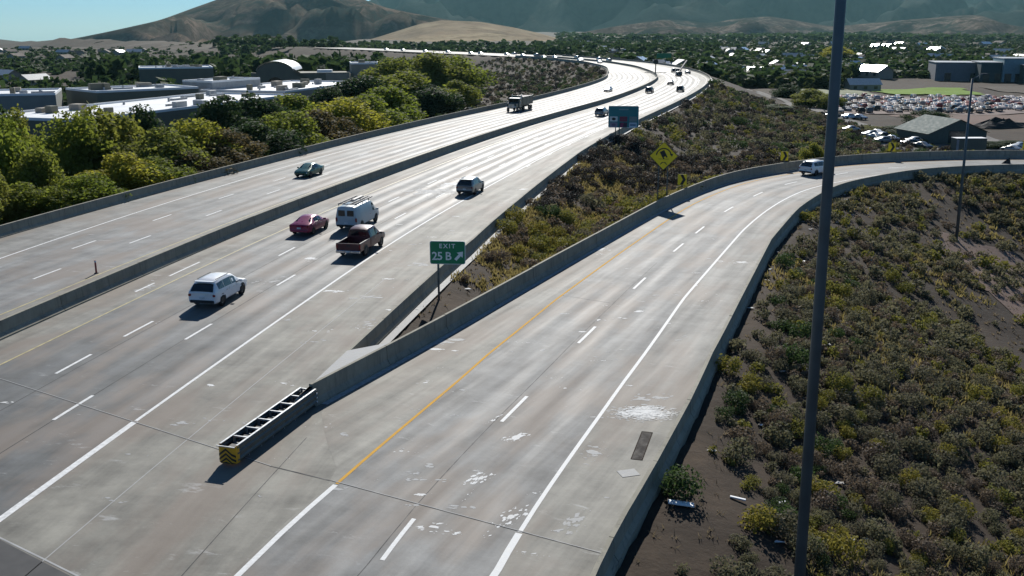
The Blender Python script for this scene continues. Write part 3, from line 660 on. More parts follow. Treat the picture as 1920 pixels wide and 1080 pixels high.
STY['suv'] = dict(st=[(-2.30, .52, .88, .90, .70, .74, .70), (-2.34, .42, .98, 1.0, .84, .84, .80), (-2.28, .34, 1.06, 1.08, .90, .88, .82), (-2.0, .30, 1.08, 1.42, .92, .90, .74), (-1.78, .29, 1.08, 1.62, .92, .91, .68), (-1.0, .28, 1.05, 1.69, .92, .91, .69), (0, .28, 1.01, 1.69, .92, .91, .69), (.5, .28, .99, 1.62, .92, .91, .67), (1.28, .29, .97, 1.06, .92, .90, .80), (1.9, .32, .90, .97, .91, .88, .78), (2.22, .36, .80, .85, .84, .83, .72), (2.32, .45, .68, .72, .72, .72, .64)],
    gl=(4, 7, 8, 2), r=.36, ax=(-1.38, 1.38), w=.91)
STY['sedan'] = dict(st=[(-2.30, .50, .80, .84, .68, .72, .66), (-2.35, .40, .88, .93, .80, .80, .74), (-2.25, .32, .95, 1.0, .88, .86, .76), (-1.55, .26, .97, 1.05, .90, .88, .76), (-.85, .25, .95, 1.40, .90, .88, .58), (-.3, .25, .93, 1.46, .90, .88, .60), (.3, .25, .92, 1.42, .90, .88, .59), (1.12, .26, .90, .97, .90, .88, .76), (1.8, .28, .80, .86, .89, .86, .74), (2.2, .32, .68, .72, .80, .80, .68), (2.32, .40, .58, .62, .66, .66, .58)],
    gl=(4, 6, 7, 3), r=.33, ax=(-1.38, 1.38), w=.89)
STY['van'] = dict(st=[(-2.80, .52, 1.0, 1.05, .86, .88, .86), (-2.84, .42, 1.12, 1.95, .92, .94, .74), (-2.78, .36, 1.14, 2.08, .97, .97, .78), (-1.5, .34, 1.14, 2.12, .99, .99, .79), (0, .34, 1.14, 2.12, .99, .99, .79), (1.0, .34, 1.12, 2.10, .99, .99, .78), (1.45, .34, 1.10, 1.98, .99, .98, .76), (2.05, .36, 1.10, 1.20, .97, .95, .80), (2.55, .38, 1.0, 1.06, .95, .92, .78), (2.78, .44, .9, .94, .88, .86, .74), (2.85, .5, .7, .75, .76, .76, .68)],
    gl=(2, 6, 7, 1), r=.37, ax=(-1.72, 1.75), w=.98)
STY['cab'] = dict(st=[(-.62, .42, 1.12, 1.22, .95, .96, .86), (-.60, .40, 1.14, 1.80, .98, .97, .72), (-.35, .40, 1.15, 1.90, .99, .98, .74), (.6, .40, 1.14, 1.92, .99, .98, .75), (1.05, .40, 1.12, 1.86, .99, .98, .74), (1.75, .42, 1.10, 1.20, .99, .97, .84), (2.45, .44, 1.06, 1.14, .98, .95, .82), (2.85, .48, .95, 1.02, .94, .92, .78), (2.95, .56, .80, .85, .84, .84, .74)],
    gl=(1, 4, 5, 1), r=.41, ax=(-1.75, 1.85), w=.97)
def side_glass(root, st, i0, i1, m, split=()):
    """panes between stations i0..i1 on both sides"""
    n = 0
    for i in range(i0, i1):
        for s in (1, -1):
            a, b = ring(st[i]), ring(st[i + 1]); q = [a[4], b[4], b[5], a[5]]
            q = [lerp(q[0], q[3], .1), lerp(q[1], q[2], .1), q[2], q[3]]
            q = [(x, s * y, z) for x, y, z in q]; pane('side_window', q, root, m, .05, .008)
def vehicle(style, name, label, cat, paint, loc, head, group=None, rack=False):
    S = STY[style]; st = S['st']; root = empty(name, (loc[0], loc[1], .008 + (.004 if len(loc) < 3 else loc[2])), head); tag(root, label, cat, group)
    body = link('body', loft(st), root, paint); gi, gf, cw, gr = S['gl']; G = M_['glass']
    if style == 'van': side_glass(root, st, 5, 6, G)
    elif style == 'cab': side_glass(root, st, 1, 4, G)
    else: side_glass(root, st, gi, gf, G)
    # front triangle, windscreen and rear window
    a, b = ring(st[gf]), ring(st[cw])
    for s in (1, -1):
        q = [a[4], lerp(a[4], b[4], .75), lerp(a[5], b[5], .62), a[5]]; pane('side_window', [(x, s * y, z) for x, y, z in q], root, G, .1, .008)
    u, v = a[6], b[6]; u, v = lerp(u, v, .05), lerp(u, v, .93)
    pane('windscreen', [(u[0], u[1], u[2]), (v[0], v[1], v[2]), (v[0], -v[1], v[2]), (u[0], -u[1], u[2])], root, G, .03, .02)
    a, b = ring(st[gr + (2 if style == 'suv' else 1)]), ring(st[gr])
    if style == 'sedan': a, b = ring(st[4]), ring(st[3])
    if style == 'suv':
        V = []
        for q_ in (4, 3, 2):
            rg = ring(st[q_]); hp = [rg[6], rg[7], rg[8], (rg[7][0], -rg[7][1], rg[7][2]), (rg[6][0], -rg[6][1], rg[6][2])]
            V += [(x - .03 - (.03 if q_ == 3 else 0), y * .97, z + (.01 if q_ != 4 else -.06)) for x, y, z in hp]
        link('rear_window', npmesh('rear_window', V, [[i * 5 + j, i * 5 + j + 1, i * 5 + 6 + j, i * 5 + 5 + j] for i in range(2) for j in range(4)], True), root, G)
        MB().box((-1.87, 0, 1.645), (.26, 1.24, .035)).build('spoiler', paint, root, bevel=.01)
        for s in (1, -1): MB().box((-.7, s * .6, 1.715), (1.7, .04, .035)).build('roof_rail', M_['trim'], root)
    elif style == 'sedan':
        u, v = lerp(a[6], b[6], .08), lerp(a[6], b[6], .9); pane('rear_window', [u, v, (v[0], -v[1], v[2]), (u[0], -u[1], u[2])], root, G, .03, .015)
    elif style == 'cab': MB().box((-.625, 0, 1.52), (.02, 1.3, .42)).build('rear_window', G, root, bevel=.005)
    else:
        for s in (1, -1): MB().box((-2.835, s * .40, 1.55), (.03, .6, .5)).build('rear_window', G, root, bevel=.005)
    W = S['w']; r = S['r']
    for x in S['ax']:
        for s in (1, -1):
            arch(root, x, s * (W + .022), r * 1.13, s); wheel(root, x, s * (W - .075), r)
    L0, L1 = st[1][0], st[-1][0]
    if style != 'cab':
        zt = .86 if style != 'van' else .98
        for s in (1, -1): MB().box((L0 + .06, s * (st[1][4] - .03), zt), (.16, .16, .14 if style != 'van' else .34)).build('tail_lamp', M_['red'], root, bevel=.015)
        MB().box((L0 - .005, 0, .70), (.03, .34, .13)).build('number_plate', M_['plate'], root)
        MB().box((L0 + .02, 0, .46), (.12, st[1][4] * 1.9, .18)).build('rear_bumper', M_['trim'] if style != 'sedan' else paint, root, bevel=.03)
    for s in (1, -1):
        MB().box((L1 - .16, s * (st[-2][4] - .12), st[-2][2] - .08), (.2, .26, .12)).build('headlamp', M_['lamp'], root, bevel=.02)
        mx = (st[cw][0] + st[gf][0]) / 2 + .05; mz = st[cw][2] + .1
        o = MB().box((mx, s * (W + .13), mz), (.12, .22, .15)).build('wing_mirror', paint if style != 'cab' else M_['trim'], root, bevel=.02)
        for hx in ((.2, -.75) if style in ('suv', 'sedan') else (.35,)): MB().box((hx, s * (W + .015), st[cw][2] - .08), (.2, .035, .035)).build('door_handle', M_['chrome'], root)
        mbx = MB()
        for dx in ((-.42, .62) if style != 'van' else (.3, 1.3)): mbx.box((dx, s * (W + .013), .68), (.012, .006, .62))
        mbx.build('door_seam', M_['trim'], root)
    MB().box((L1 - .02, 0, st[-2][0] * 0 + st[-1][1] + .06), (.06, 1.1, .14)).build('grille', M_['trim'], root, bevel=.01)
    if style == 'cab':
        # open pickup bed
        bx0, bx1, w = -2.95, -.66, .97
        for s in (1, -1):
            o = MB().box(((bx0 + bx1) / 2, s * (w - .06), .86), (bx1 - bx0, .12, .64)).build('bed_side', paint, root, bevel=.03)
            MB().box(((bx0 + bx1) / 2, s * (w - .06), 1.185), (bx1 - bx0, .1, .02)).build('bed_rail', M_['trim'], o)
            MB().box((bx0 + .04, s * (w - .06), .95), (.1, .13, .3)).build('tail_lamp', M_['red'], root, bevel=.01)
        tg = MB().box((bx0 + .05, 0, .88), (.08, 1.7, .58)).build('tailgate', paint, root, bevel=.02); MB().box((bx0 + .005, 0, 1.0), (.02, .3, .08)).build('handle', M_['trim'], tg)
        MB().box(((bx0 + bx1) / 2, 0, .68), (bx1 - bx0 - .1, 1.72, .06)).build('bed_floor', M_['trim'], root)
        bp = MB().box((bx0 - .06, 0, .55), (.16, 1.9, .2)).build('rear_bumper', M_['chrome'], root, bevel=.03); MB().box((bx0 - .145, 0, .58), (.02, .32, .14)).build('number_plate', M_['plate'], bp)
        MB().box((-1.75, 0, .5), (2.2, 1.1, .2)).build('chassis', M_['trim'], root)
    if rack:
        rk = MB()
        for x in (-2.4, -1.0, .5): rk.box((x, 0, 2.26), (.06, 1.72, .05)); rk.box((x, .8, 2.19), (.05, .05, .18)); rk.box((x, -.8, 2.19), (.05, .05, .18))
        rk.build('ladder_rack', M_['darksteel'], root)
        for yy in (-.62, .45):
            ld = MB(); ld.box((-.75, yy - .2, 2.36), (4.3, .05, .09)); ld.box((-.75, yy + .2, 2.36), (4.3, .05, .09))
            for k in range(11): ld.box((-2.7 + k * .39, yy, 2.36), (.035, .4, .035))
            ld.build('ladder', M_['laddergrey'], root)
        MB().box((.1, .05, 2.38), (2.2, .3, .14)).build('conduit_box', M_['laddergrey'], root, bevel=.02)
    return root
M_['laddergrey'] = mat('ladder_grey', (.22, .21, .2), .5, .3)
def paint(name, c, rough=.3, metal=.0, coat=.6): return mat(name, c, rough, metal, var=.06, coat=coat)
P_white = paint('white_car_paint', (.80, .80, .79), .42); P_grey = paint('grey_car_paint', (.24, .25, .245), .35, .4); P_green = paint('dark_green_car_paint', (.006, .085, .045), .3, .2)
P_mag = paint('crimson_car_paint', (.28, .012, .065), .3, .2); P_mar = paint('maroon_truck_paint', (.07, .006, .012), .4, .1, .3); P_vanw = paint('van_white_paint', (.42, .47, .48), .45); P_dark = paint('black_car_paint', (.02, .022, .024), .35)
P_silver = paint('silver_car_paint', (.33, .35, .36), .35, .5)
def on(cur, s, o, rev=False):
    p = cur.at(s, o); h = cur.heading(s) + (math.pi if rev else 0); return (p[0], p[1]), h
def put(style, name, label, cat, pnt, cur, s, o, rev=False, **k):
    l, h = on(cur, s, o, rev); return vehicle(style, name, label, cat, pnt, l, h, **k)
put('suv', 'white_suv', 'white SUV with a dark rear window driving in the middle lane, shadow behind it', 'car', P_white, MED, 103.3, 8.1)
put('cab', 'maroon_pickup', 'dark maroon pickup truck with an open bed in the right lane beside the van', 'pickup truck', P_mar, MED, 118.9, 12.3)
put('van', 'white_van', 'pale work van with ladders on its roof rack beside the red pickup', 'van', P_vanw, MED, 128.9, 8.35, rack=True)
put('sedan', 'crimson_sedan', 'crimson sedan in the lane beside the median to the left of the van', 'car', P_mag, MED, 125.4, 5.3)
put('suv', 'grey_suv', 'dark grey SUV in the right lane on the bright worn patch of road', 'car', P_grey, MED, 148.9, 13.0)
put('sedan', 'dark_green_sedan', 'dark green sedan coming towards the camera on the far carriageway', 'car', P_green, MED, 156.0, -9.1, True)
put('suv', 'ramp_suv', 'white SUV driving round the exit ramp next to the tall pole', 'car', P_white, RMP, 165.2, 3.6)
# dump truck, oncoming
def dump_truck(loc, h):
    r = empty('dump_truck', (loc[0], loc[1], .01), h); tag(r, 'dark dump truck with a white cab roof coming towards the camera on the far carriageway', 'truck')
    G = paint('dark_green_truck_paint', (.03, .05, .045), .45); b = M_['trim']
    MB().box((-2.2, 0, .85), (10.2, .9, .3)).build('chassis', b, r)
    hood = MB().box((2.6, 0, 1.35), (1.7, 2.0, 1.1)).build('bonnet', G, r, bevel=.15); MB().box((3.47, 0, 1.3), (.05, 1.3, .8)).build('grille', M_['chrome'], hood)
    cab = MB().box((1.0, 0, 1.75), (1.7, 2.35, 1.9)).build('cab', G, r, bevel=.12); MB().box((1.86, 0, 2.2), (.04, 2.0, .75)).build('windscreen', M_['glass'], cab)
    for s in (1, -1): MB().box((1.05, s * 1.18, 2.2), (1.1, .04, .7)).build('side_window', M_['glass'], cab); MB().box((1.8, s * 1.45, 2.0), (.15, .25, .6)).build('wing_mirror', M_['chrome'], cab); MB().box((3.35, s * .8, 1.15), (.2, .3, .22)).build('headlamp', M_['lamp'], r); MB().tube((.0, s * 1.0, 1), (.0, s * 1.0, 3.5), .08, .08, 8).build('exhaust_stack', M_['chrome'], r)
    MB().box((1.05, 0, 2.76), (1.75, 2.3, .12)).build('cab_roof', M_['white'], cab, bevel=.04)
    bed = MB(); bed.box((-3.7, 0, 1.25), (7.2, 2.3, .12)); bed.box((-3.7, 1.18, 2.1), (7.2, .1, 1.75)); bed.box((-3.7, -1.18, 2.1), (7.2, .1, 1.75)); bed.box((-.1, 0, 2.2), (.1, 2.4, 2.0)); bed.box((-7.3, 0, 2.0), (.1, 2.4, 1.5))
    bd = bed.build('dump_body', G, r)
    for k in range(7): MB().box((-.8 - k, 1.25, 2.05), (.1, .06, 1.6)).build('stiffener', G, bd); MB().box((-.8 - k, -1.25, 2.05), (.1, .06, 1.6)).build('stiffener', G, bd)
    MB().box((-3.7, 0, 2.85), (7, 2.1, .12)).build('tarpaulin', mat('dull_pink_tarp', (.2, .15, .16), .8), bd)
    for x in (2.6, -1.4, -5.2, -6.5):
        for s in (1, -1): wheel(r, x, s * 1.02, .5, .3)
l, h = on(MED, 252.5, -12.3, True); dump_truck(l, h)
# distant traffic
far = [(325, -7.9, True, 'sedan', P_white, 'white oncoming sedan alone on the far carriageway past the dump truck'), (322.5, 3.9, False, 'suv', P_dark, 'dark SUV near the median before the bend'), (247.5, 7.3, False, 'suv', P_grey, 'grey SUV half hidden behind the blue services sign'),
    (364, 5.6, False, 'sedan', P_dark, 'dark car following the bend ahead of the dark SUV'), (330, 11.4, False, 'suv', P_dark, 'dark SUV in the right lane just before the bend'), (452, 9.4, False, 'suv', P_dark, 'dark car in the middle of the far bend, farther of two close together'),
    (421, 7.8, False, 'suv', P_dark, 'dark car in the middle of the far bend, nearer of two close together'), (440, 13.2, False, 'sedan', P_dark, 'dark car at the outer edge of the far bend')]
for s, o, rev, st_, p, lab in far: put(st_, 'distant_car', lab, 'car', p, MED, s, o, rev)
# a boom on the nearer of the two
l, h = on(MED, 428, 8.6); r = empty('boom_truck', (l[0], l[1], .01), h); tag(r, 'dark truck with a raised boom in the middle of the far bend', 'truck')
MB().box((0, 0, 1.0), (5.5, 2.1, .9)).build('bed', P_dark, r, bevel=.08); MB().box((2.0, 0, 1.8), (1.6, 2.1, 1.2)).build('cab', P_dark, r, bevel=.12); MB().bar((-1.5, 0, 1.4), (4.5, -3.2, 5.2), .45).build('boom', M_['darksteel'], r)
for x in (-1.6, 1.9):
    for s in (1, -1): wheel(r, x, s * .95, .45, .28)
base_v = put('suv', 'far_car', 'tiny pale car on the distant stretch of highway', 'car', P_silver, MED, 600, -4.5, True, group='tiny cars on the distant highway')
index_kids(None)
for s, o, rev in ((560, -6, True), (588, -9, True), (644, -5, True), (652, -9, True), (690, -8, True), (720, -4, True), (752, -6, True), (760, -9, True), (800, -5, True), (830, -8, True), (872, -6, True), (905, -5, True), (585, 6, False), (610, 9, False), (640, 7, False), (700, 6, False), (735, 10, False)):
    c = copy_tree(base_v); l, h = on(MED, s, o, rev); c.location = (l[0], l[1], .012); c.rotation_euler = (0, 0, h)
# dark crumpled debris at the far right of the ramp
x, y = RMP.at(197.5, 5.0); V = [(-.7, -.25, 0), (.1, -.35, 0), (.55, -.2, 0), (.65, .2, 0), (0, .3, 0), (-.5, .15, 0), (.35, -.05, .7), (.55, .1, .62), (-.1, 0, .35)]
o = link('road_debris', npmesh('road_debris', V, [[0, 1, 8], [1, 2, 6], [1, 6, 8], [2, 3, 7], [2, 7, 6], [3, 4, 7], [4, 8, 7], [7, 8, 6], [4, 5, 8], [5, 0, 8]]), None, M_['black']); o.location = (x, y, .006)
tag(o, 'small black heap of debris lying on the ramp at the edge of the picture', 'debris')

# ------------------------------------------------------------------ vegetation
def leaf_cloud(n, lobes, sz, seed, flat=.0):
    """n small leaf-clump faces on and inside lobes [(cx,cy,cz,rx,ry,rz)]"""
    g = np.random.default_rng(seed); L = np.array(lobes, float); vol = (L[:, 3] * L[:, 4] + L[:, 4] * L[:, 5]); k = g.choice(len(L), n, p=vol / vol.sum())
    d = g.normal(size=(n, 3)); d /= np.linalg.norm(d, axis=1)[:, None]
    r = 1 - .55 * g.random(n) ** 2.0 + g.normal(size=n) * .05
    c = L[k, :3] + d * L[k, 3:] * r[:, None]
    nn = d + g.normal(size=(n, 3)) * .75; nn /= np.linalg.norm(nn, axis=1)[:, None]
    a = np.cross(nn, g.normal(size=(n, 3))); a /= np.linalg.norm(a, axis=1)[:, None]; b = np.cross(nn, a)
    s = (sz * (.55 + .9 * g.random(n)))[:, None]
    V = np.stack([c - a * s - b * s * .6, c + a * s - b * s * .5, c + a * s * .7 + b * s * .8, c - a * s * .6 + b * s * .6], 1).reshape(-1, 3)
    return V, np.arange(4 * n).reshape(n, 4)
def crown_lobes(w, h, z0, seed, k=14, tall=1.0):
    g = np.random.default_rng(seed); out = []
    for i in range(k):
        t = (i + .5) / k; a = g.random() * 6.28; rad = w / 2 * (.74 * math.sin(math.pi * min(.95, .2 + .75 * t)) ** .8) * g.random() ** .5
        r = w * (.11 + .10 * g.random()) * (1.15 - .35 * t); out.append((rad * math.cos(a), rad * math.sin(a), z0 + (h - z0) * (.08 + .84 * t), r, r, r * (.85 + .3 * g.random()) * tall))
    return out
def trunk_mesh(h, r, seed, w):
    g = np.random.default_rng(seed); mb = MB(); p = Vector((0, 0, 0)); rr = r
    for i in range(4):
        q = p + Vector((g.normal() * .12, g.normal() * .12, h * .18)); mb.tube(p, q, rr, rr * .82, 7, False); 
        if i > 0:
            for _ in range(2):
                a = g.random() * 6.28; e = q + Vector((math.cos(a) * w * .28, math.sin(a) * w * .28, h * .16)); mb.tube(q, e, rr * .5, rr * .18, 5, False)
        p = q; rr *= .82
    return mb.mesh('trunk', True)
L_ = {}
L_['green'] = leaf_mat('cottonwood_green_leaves', ((.15, .20, .025), (.23, .265, .035), (.20, .215, .035)), .6, .35)
L_['yellow'] = leaf_mat('yellow_green_leaves', ((.31, .30, .035), (.40, .36, .05), (.26, .27, .035)), .6, .35)
L_['olive'] = leaf_mat('olive_leaves', ((.20, .21, .035), (.26, .24, .045), (.16, .19, .035)), .6, .35)
L_['dark'] = leaf_mat('dark_green_leaves', ((.035, .065, .02), (.055, .085, .026), (.04, .065, .022)), .45, .35)
L_['brown'] = leaf_mat('autumn_brown_leaves', ((.15, .105, .045), (.13, .115, .04), (.115, .095, .04)), .5, .35)
L_['sage'] = leaf_mat('sagebrush_leaves', ((.125, .122, .066), (.185, .17, .09), (.115, .105, .07)), .45, .8)
L_['rabbit'] = leaf_mat('rabbitbrush_leaves', ((.22, .19, .035), (.28, .235, .045), (.14, .15, .035)), .4, .8)
L_['greenbrush'] = leaf_mat('green_bush_leaves', ((.055, .09, .026), (.075, .12, .034), (.05, .075, .028)), .4, .8)
L_['darkbrush'] = leaf_mat('dark_brown_brush_twigs', ((.05, .042, .034), (.07, .058, .045), (.04, .036, .03)), .25, .8)
L_['dry'] = leaf_mat('dry_brush_twigs', ((.17, .13, .085), (.21, .155, .10), (.13, .10, .075)), .3, .8)
CROWN = {}
for kind, (k, n, tall, z0, sz) in {'round': (26, 11000, 1.0, .16, .0155), 'tall': (28, 11000, 1.25, .10, .015), 'cone': (20, 7000, .9, .05, .018)}.items():
    for v in range(3):
        lob = crown_lobes(1, 1, z0, 40 + v + len(kind) * 7, k, tall)
        if kind == 'cone': lob = [(x * (1.15 - z), y * (1.15 - z), z, r * (1.3 - z), ry * (1.3 - z), rz) for x, y, z, r, ry, rz in lob]
        V, F = leaf_cloud(n, lob, sz, 90 + v); CROWN[kind, v] = npmesh('crown', V, F)
TRUNK = [trunk_mesh(1.0, .028, 5 + v, .9) for v in range(3)]
for t_ in TRUNK: t_.materials.append(M_['bark'])
for c_ in CROWN.values(): c_.materials.append(L_['green'])
PXF = 1850.
def place_px(u, y, zref=None):
    """world x of a sight line at forward distance y"""
    return y * math.tan(math.atan((u - 960) / PXF / .985))
TN = [0]
def tree(x, y, w, h, kind, leaf, label, group=None, name='tree', sink=.3):
    z = hz(x, y) - sink; r = empty(name, (x, y, z), random.random() * 6.28); tag(r, label, 'tree', group); v = TN[0] % 3; TN[0] += 1
    t = link('trunk', TRUNK[v], r); t.scale = (h * .7, h * .7, h * .85)
    c = link('crown', CROWN[kind, v], r); c.scale = (w * 1.25, w * 1.25, h); c.material_slots[0].link = 'OBJECT'; c.material_slots[0].material = L_[leaf]; return r
def top_h(vtop, y, z): return CAM_H - (vtop - 54) * (y / .985) / PXF * 1.0 - z
# row beyond the outer barrier: pixel column, top row, width, distance
ROW = [(-25, 212, 90, 150, 'dark', 'round'), (22, 222, 80, 152, 'dark', 'round'), (60, 236, 80, 140, 'olive', 'tall'), (-30, 300, 150, 92, 'yellow', 'tall'), (10, 330, 90, 90, 'olive', 'round'), (55, 268, 120, 104, 'green', 'tall'), (118, 300, 110, 100, 'green', 'tall'), (165, 250, 130, 116, 'green', 'tall'), (228, 236, 140, 122, 'olive', 'round'), (262, 292, 110, 107, 'yellow', 'tall'),
    (205, 330, 110, 99, 'green', 'tall'), (90, 350, 110, 94, 'green', 'tall'), (330, 256, 130, 120, 'olive', 'round'), (392, 240, 120, 128, 'yellow', 'tall'), (318, 300, 110, 110, 'green', 'tall'), (380, 285, 110, 118, 'brown', 'round'),
    (300, 232, 100, 138, 'dark', 'round'), (450, 250, 110, 128, 'brown', 'round'), (505, 236, 120, 138, 'dark', 'round'), (565, 222, 120, 150, 'green', 'tall'), (540, 258, 80, 141, 'dark', 'round'), (618, 214, 110, 162, 'brown', 'round'), (655, 198, 120, 175, 'yellow', 'tall'), (700, 192, 120, 190, 'green', 'tall'),
    (735, 176, 120, 214, 'green', 'tall'), (690, 160, 120, 235, 'dark', 'round'), (775, 152, 130, 250, 'green', 'tall'), (812, 118, 120, 300, 'olive', 'tall'), (850, 122, 110, 310, 'green', 'tall'), (815, 168, 100, 245, 'dark', 'round'), (868, 158, 70, 270, 'olive', 'round'), (770, 122, 110, 330, 'green', 'tall'),
    (-60, 250, 140, 112, 'dark', 'round'), (-20, 238, 110, 130, 'dark', 'round'), (440, 205, 110, 165, 'dark', 'round'), (500, 196, 100, 180, 'dark', 'round'), (575, 190, 110, 200, 'green', 'tall'), (640, 176, 100, 225, 'dark', 'round'), (160, 262, 90, 140, 'dark', 'round')]
ORD = 'first second third fourth fifth sixth seventh eighth ninth tenth eleventh twelfth thirteenth fourteenth fifteenth sixteenth'.split()
TONE = {'yellow': 'yellow-green', 'olive': 'olive green', 'green': 'bright green', 'dark': 'dark green', 'brown': 'brownish green'}
for u, v, w, y, lf, kd in ROW:
    x = place_px(u, y) - 1.3; z = hz(x, y); h = max(4., top_h(v, y, z) * 1.27); k_ = sorted(q[0] for q in ROW if q[4] == lf).index(u); ww = w / PXF * y * 1.3
    tree(x, y, ww, h, kd, lf, f'{TONE[lf]} tree beyond the outer barrier, {ORD[k_]} of its colour from the left', f'{TONE[lf]} trees in the row beyond the outer barrier', 'cottonwood_tree')
# valley trees on the right
VAL = [(1608, 235, 95, 250, 'olive', 'round', 'olive rounded tree just right of the tall pole beyond the ramp'), (1672, 238, 95, 245, 'dark', 'round', 'broad dark tree behind a yellow chevron sign beyond the ramp'), (1716, 196, 70, 268, 'dark', 'round', 'dark tree at the edge of the parked cars'), (1750, 208, 36, 275, 'dark', 'cone', 'narrow dark tree beside the gabled shed'),
    (1735, 262, 50, 225, 'brown', 'round', 'reddish bush in front of the car park'), (1800, 268, 60, 215, 'olive', 'round', 'low olive bush below the box trailer'), (1840, 262, 70, 215, 'dark', 'round', 'dark bush right of the box trailer'), (1885, 262, 80, 215, 'dark', 'round', 'dark bush at the right end of the ramp'), (1700, 262, 44, 232, 'dark', 'round', 'small dark bush beside the broad dark tree'),
    (1545, 236, 50, 250, 'olive', 'round', 'olive bush left of the tall pole'), (1505, 160, 70, 330, 'olive', 'round', 'olive tree above the frontage road'), (1535, 168, 60, 320, 'olive', 'round', 'rounded olive tree above the parked cars by the pole'), (1460, 150, 50, 380, 'dark', 'round', 'dark tree along the frontage road'), (1545, 84, 70, 800, 'yellow', 'round', 'yellow-green tree among distant houses left of the pole'), (1430, 188, 70, 300, 'greenbrush', 'round', 'round green bush on the slope below the frontage road'), (1515, 255, 40, 150, 'olive', 'round', 'low olive bush on the slope by the ramp chevron')]
for u, v, w, y, lf, kd, lab in VAL:
    x = place_px(u, y); z = hz(x, y); tree(x, y, w / PXF * y * 1.1, max(1.6, top_h(v, y, z)), kd, lf, lab, None, 'valley_tree' if w > 55 else 'valley_bush')
# sagebrush and rabbitbrush: a few shared shapes, many individuals
def shrub_mesh(n, seed, sz=.13):
    g = np.random.default_rng(seed); lob = [(0, 0, .16, .40, .40, .40)]
    for i in range(6):
        a = g.random() * 6.28; q = .16 + .16 * g.random(); lob.append((q * math.cos(a), q * math.sin(a), .18 + .2 * g.random(), .17 + .09 * g.random(), .17 + .09 * g.random(), .17 + .12 * g.random()))
    V, F = leaf_cloud(n, lob, sz, seed + 1); V[:, 2] = np.maximum(V[:, 2], 0.0); return V, F
SHR = [npmesh('sagebrush', *shrub_mesh(900, 300 + i, .028)) for i in range(5)]
for m in SHR: m.materials.append(L_['sage'])
def scatter(n, xr, yr, seed): g = np.random.default_rng(seed); return g.uniform(*xr, n), g.uniform(*yr, n), g
cand = []; HASH = {}
def region(n, xr, yr, seed, test, size, mix):
    X, Y, g = scatter(n, xr, yr, seed); d, O, O2 = road_out(np.stack([X, Y], 1)); ok = test(X, Y, d, O, O2, g); X, Y, d, O2 = X[ok], Y[ok], d[ok], O2[ok]; Z = height(X, Y)
    for i in range(len(X)):
        k = mix(X[i], Y[i], d[i], O2[i], g); s = size * (.42 + 1.0 * g.random() ** 1.3) * {'rabbit': 1.05, 'greenbrush': 1.25, 'dry': .9, 'sage': 1., 'darkbrush': 1.1}[k]
        cx_, cy_ = int(X[i] // 2.5), int(Y[i] // 2.5); clash = False
        for ax in (-1, 0, 1):
            for ay in (-1, 0, 1):
                for (px, py, ps) in HASH.get((cx_ + ax, cy_ + ay), ()):
                    if (px - X[i]) ** 2 + (py - Y[i]) ** 2 < (.33 * (s + ps)) ** 2: clash = True
        if clash: continue
        HASH.setdefault((cx_, cy_), []).append((X[i], Y[i], s))
        cand.append((s * 1.0 / max(10, math.hypot(X[i], Y[i])), k, X[i], Y[i], Z[i], s))
def mix_loop(x, y, d, o2, g):
    c = fbm(x, y, 9, 50); q = g.random()
    if d < 7 and 30 < y < 75 and q < .40: return 'rabbit' if (y > 44 and q < .27) or q < .2 else 'greenbrush'
    if q < .16 + .6 * max(0, c): return 'rabbit'
    if q > .80: return 'dry'
    return 'sage'
def mix_gore(x, y, d, o2, g):
    q = g.random()
    if o2 > -9 and q < .62: return 'rabbit'
    if o2 < -11 and q < .66: return 'darkbrush'
    return 'dry' if q > .72 else ('rabbit' if q < .2 else ('greenbrush' if q < .3 else 'sage'))
def t_loop(X, Y, d, O, O2, g):
    bare = ((X > 3) & (X < 10) & (Y < 40)) | (((X - 45) / 5.5) ** 2 + ((Y - 84) / 13) ** 2 < 1); trail = (np.abs(X - (34 + .14 * (Y - 40) + 2 * np.sin(Y / 6))) < 2.6) & (Y < 80)
    p = np.clip((d - .6) / 3.5, .12, 1) * np.where(bare, .35, 1) * np.where(trail, .12, 1) * np.clip(.75 + 1.6 * fbm(X, Y, 12, 77), .1, 1)
    return (O2 > 4) & (d > .6) & (g.random(len(X)) < p)
def t_gore(X, Y, d, O, O2, g):
    return (O2 < -1.2) & (O > 16) & (d > .5) & (g.random(len(X)) < np.clip((Y - 66) / 14, 0, 1) * np.clip(.8 + 1.5 * fbm(X, Y, 10, 31), .05, 1))
region(19000, (3, 62), (24, 122), 21, t_loop, 1.02, mix_loop)
region(7000, (-6, 75), (64, 160), 22, t_gore, 1.45, mix_gore)
region(6500, (15, 120), (150, 330), 23, lambda X, Y, d, O, O2, g: (O > 15) & (d > 1) & (X < 92 + 0 * Y) & (g.random(len(X)) < .8), 1.7, lambda x, y, d, o2, g: random.choice(['sage', 'darkbrush', 'darkbrush', 'greenbrush', 'rabbit', 'dry', 'sage']))
region(3800, (-60, 45), (200, 640), 24, lambda X, Y, d, O, O2, g: (O < -16) & (d > 1.5) & (O > -90), 1.9, lambda x, y, d, o2, g: random.choice(['darkbrush', 'dry', 'sage', 'darkbrush', 'greenbrush']))
cand.sort(key=lambda c: -c[0])
LBL = {'sage': ('grey-olive sagebrush clump in the brush beside the ramp', 'sagebrush clumps on the slopes'), 'rabbit': ('yellow-green rabbitbrush clump on the roadside slope', 'rabbitbrush clumps on the slopes'), 'greenbrush': ('dark green roadside bush by the ramp barrier', 'green bushes on the slopes'), 'dry': ('dry brown brush clump on the roadside slope', 'dry brush clumps on the slopes'), 'darkbrush': ('dark brown brush clump on the slope below the shoulder barrier', 'dark brush clumps below the shoulder barrier')}
NM = {'sage': 'sagebrush', 'rabbit': 'rabbitbrush', 'greenbrush': 'green_bush', 'dry': 'dry_brush', 'darkbrush': 'dark_brush'}
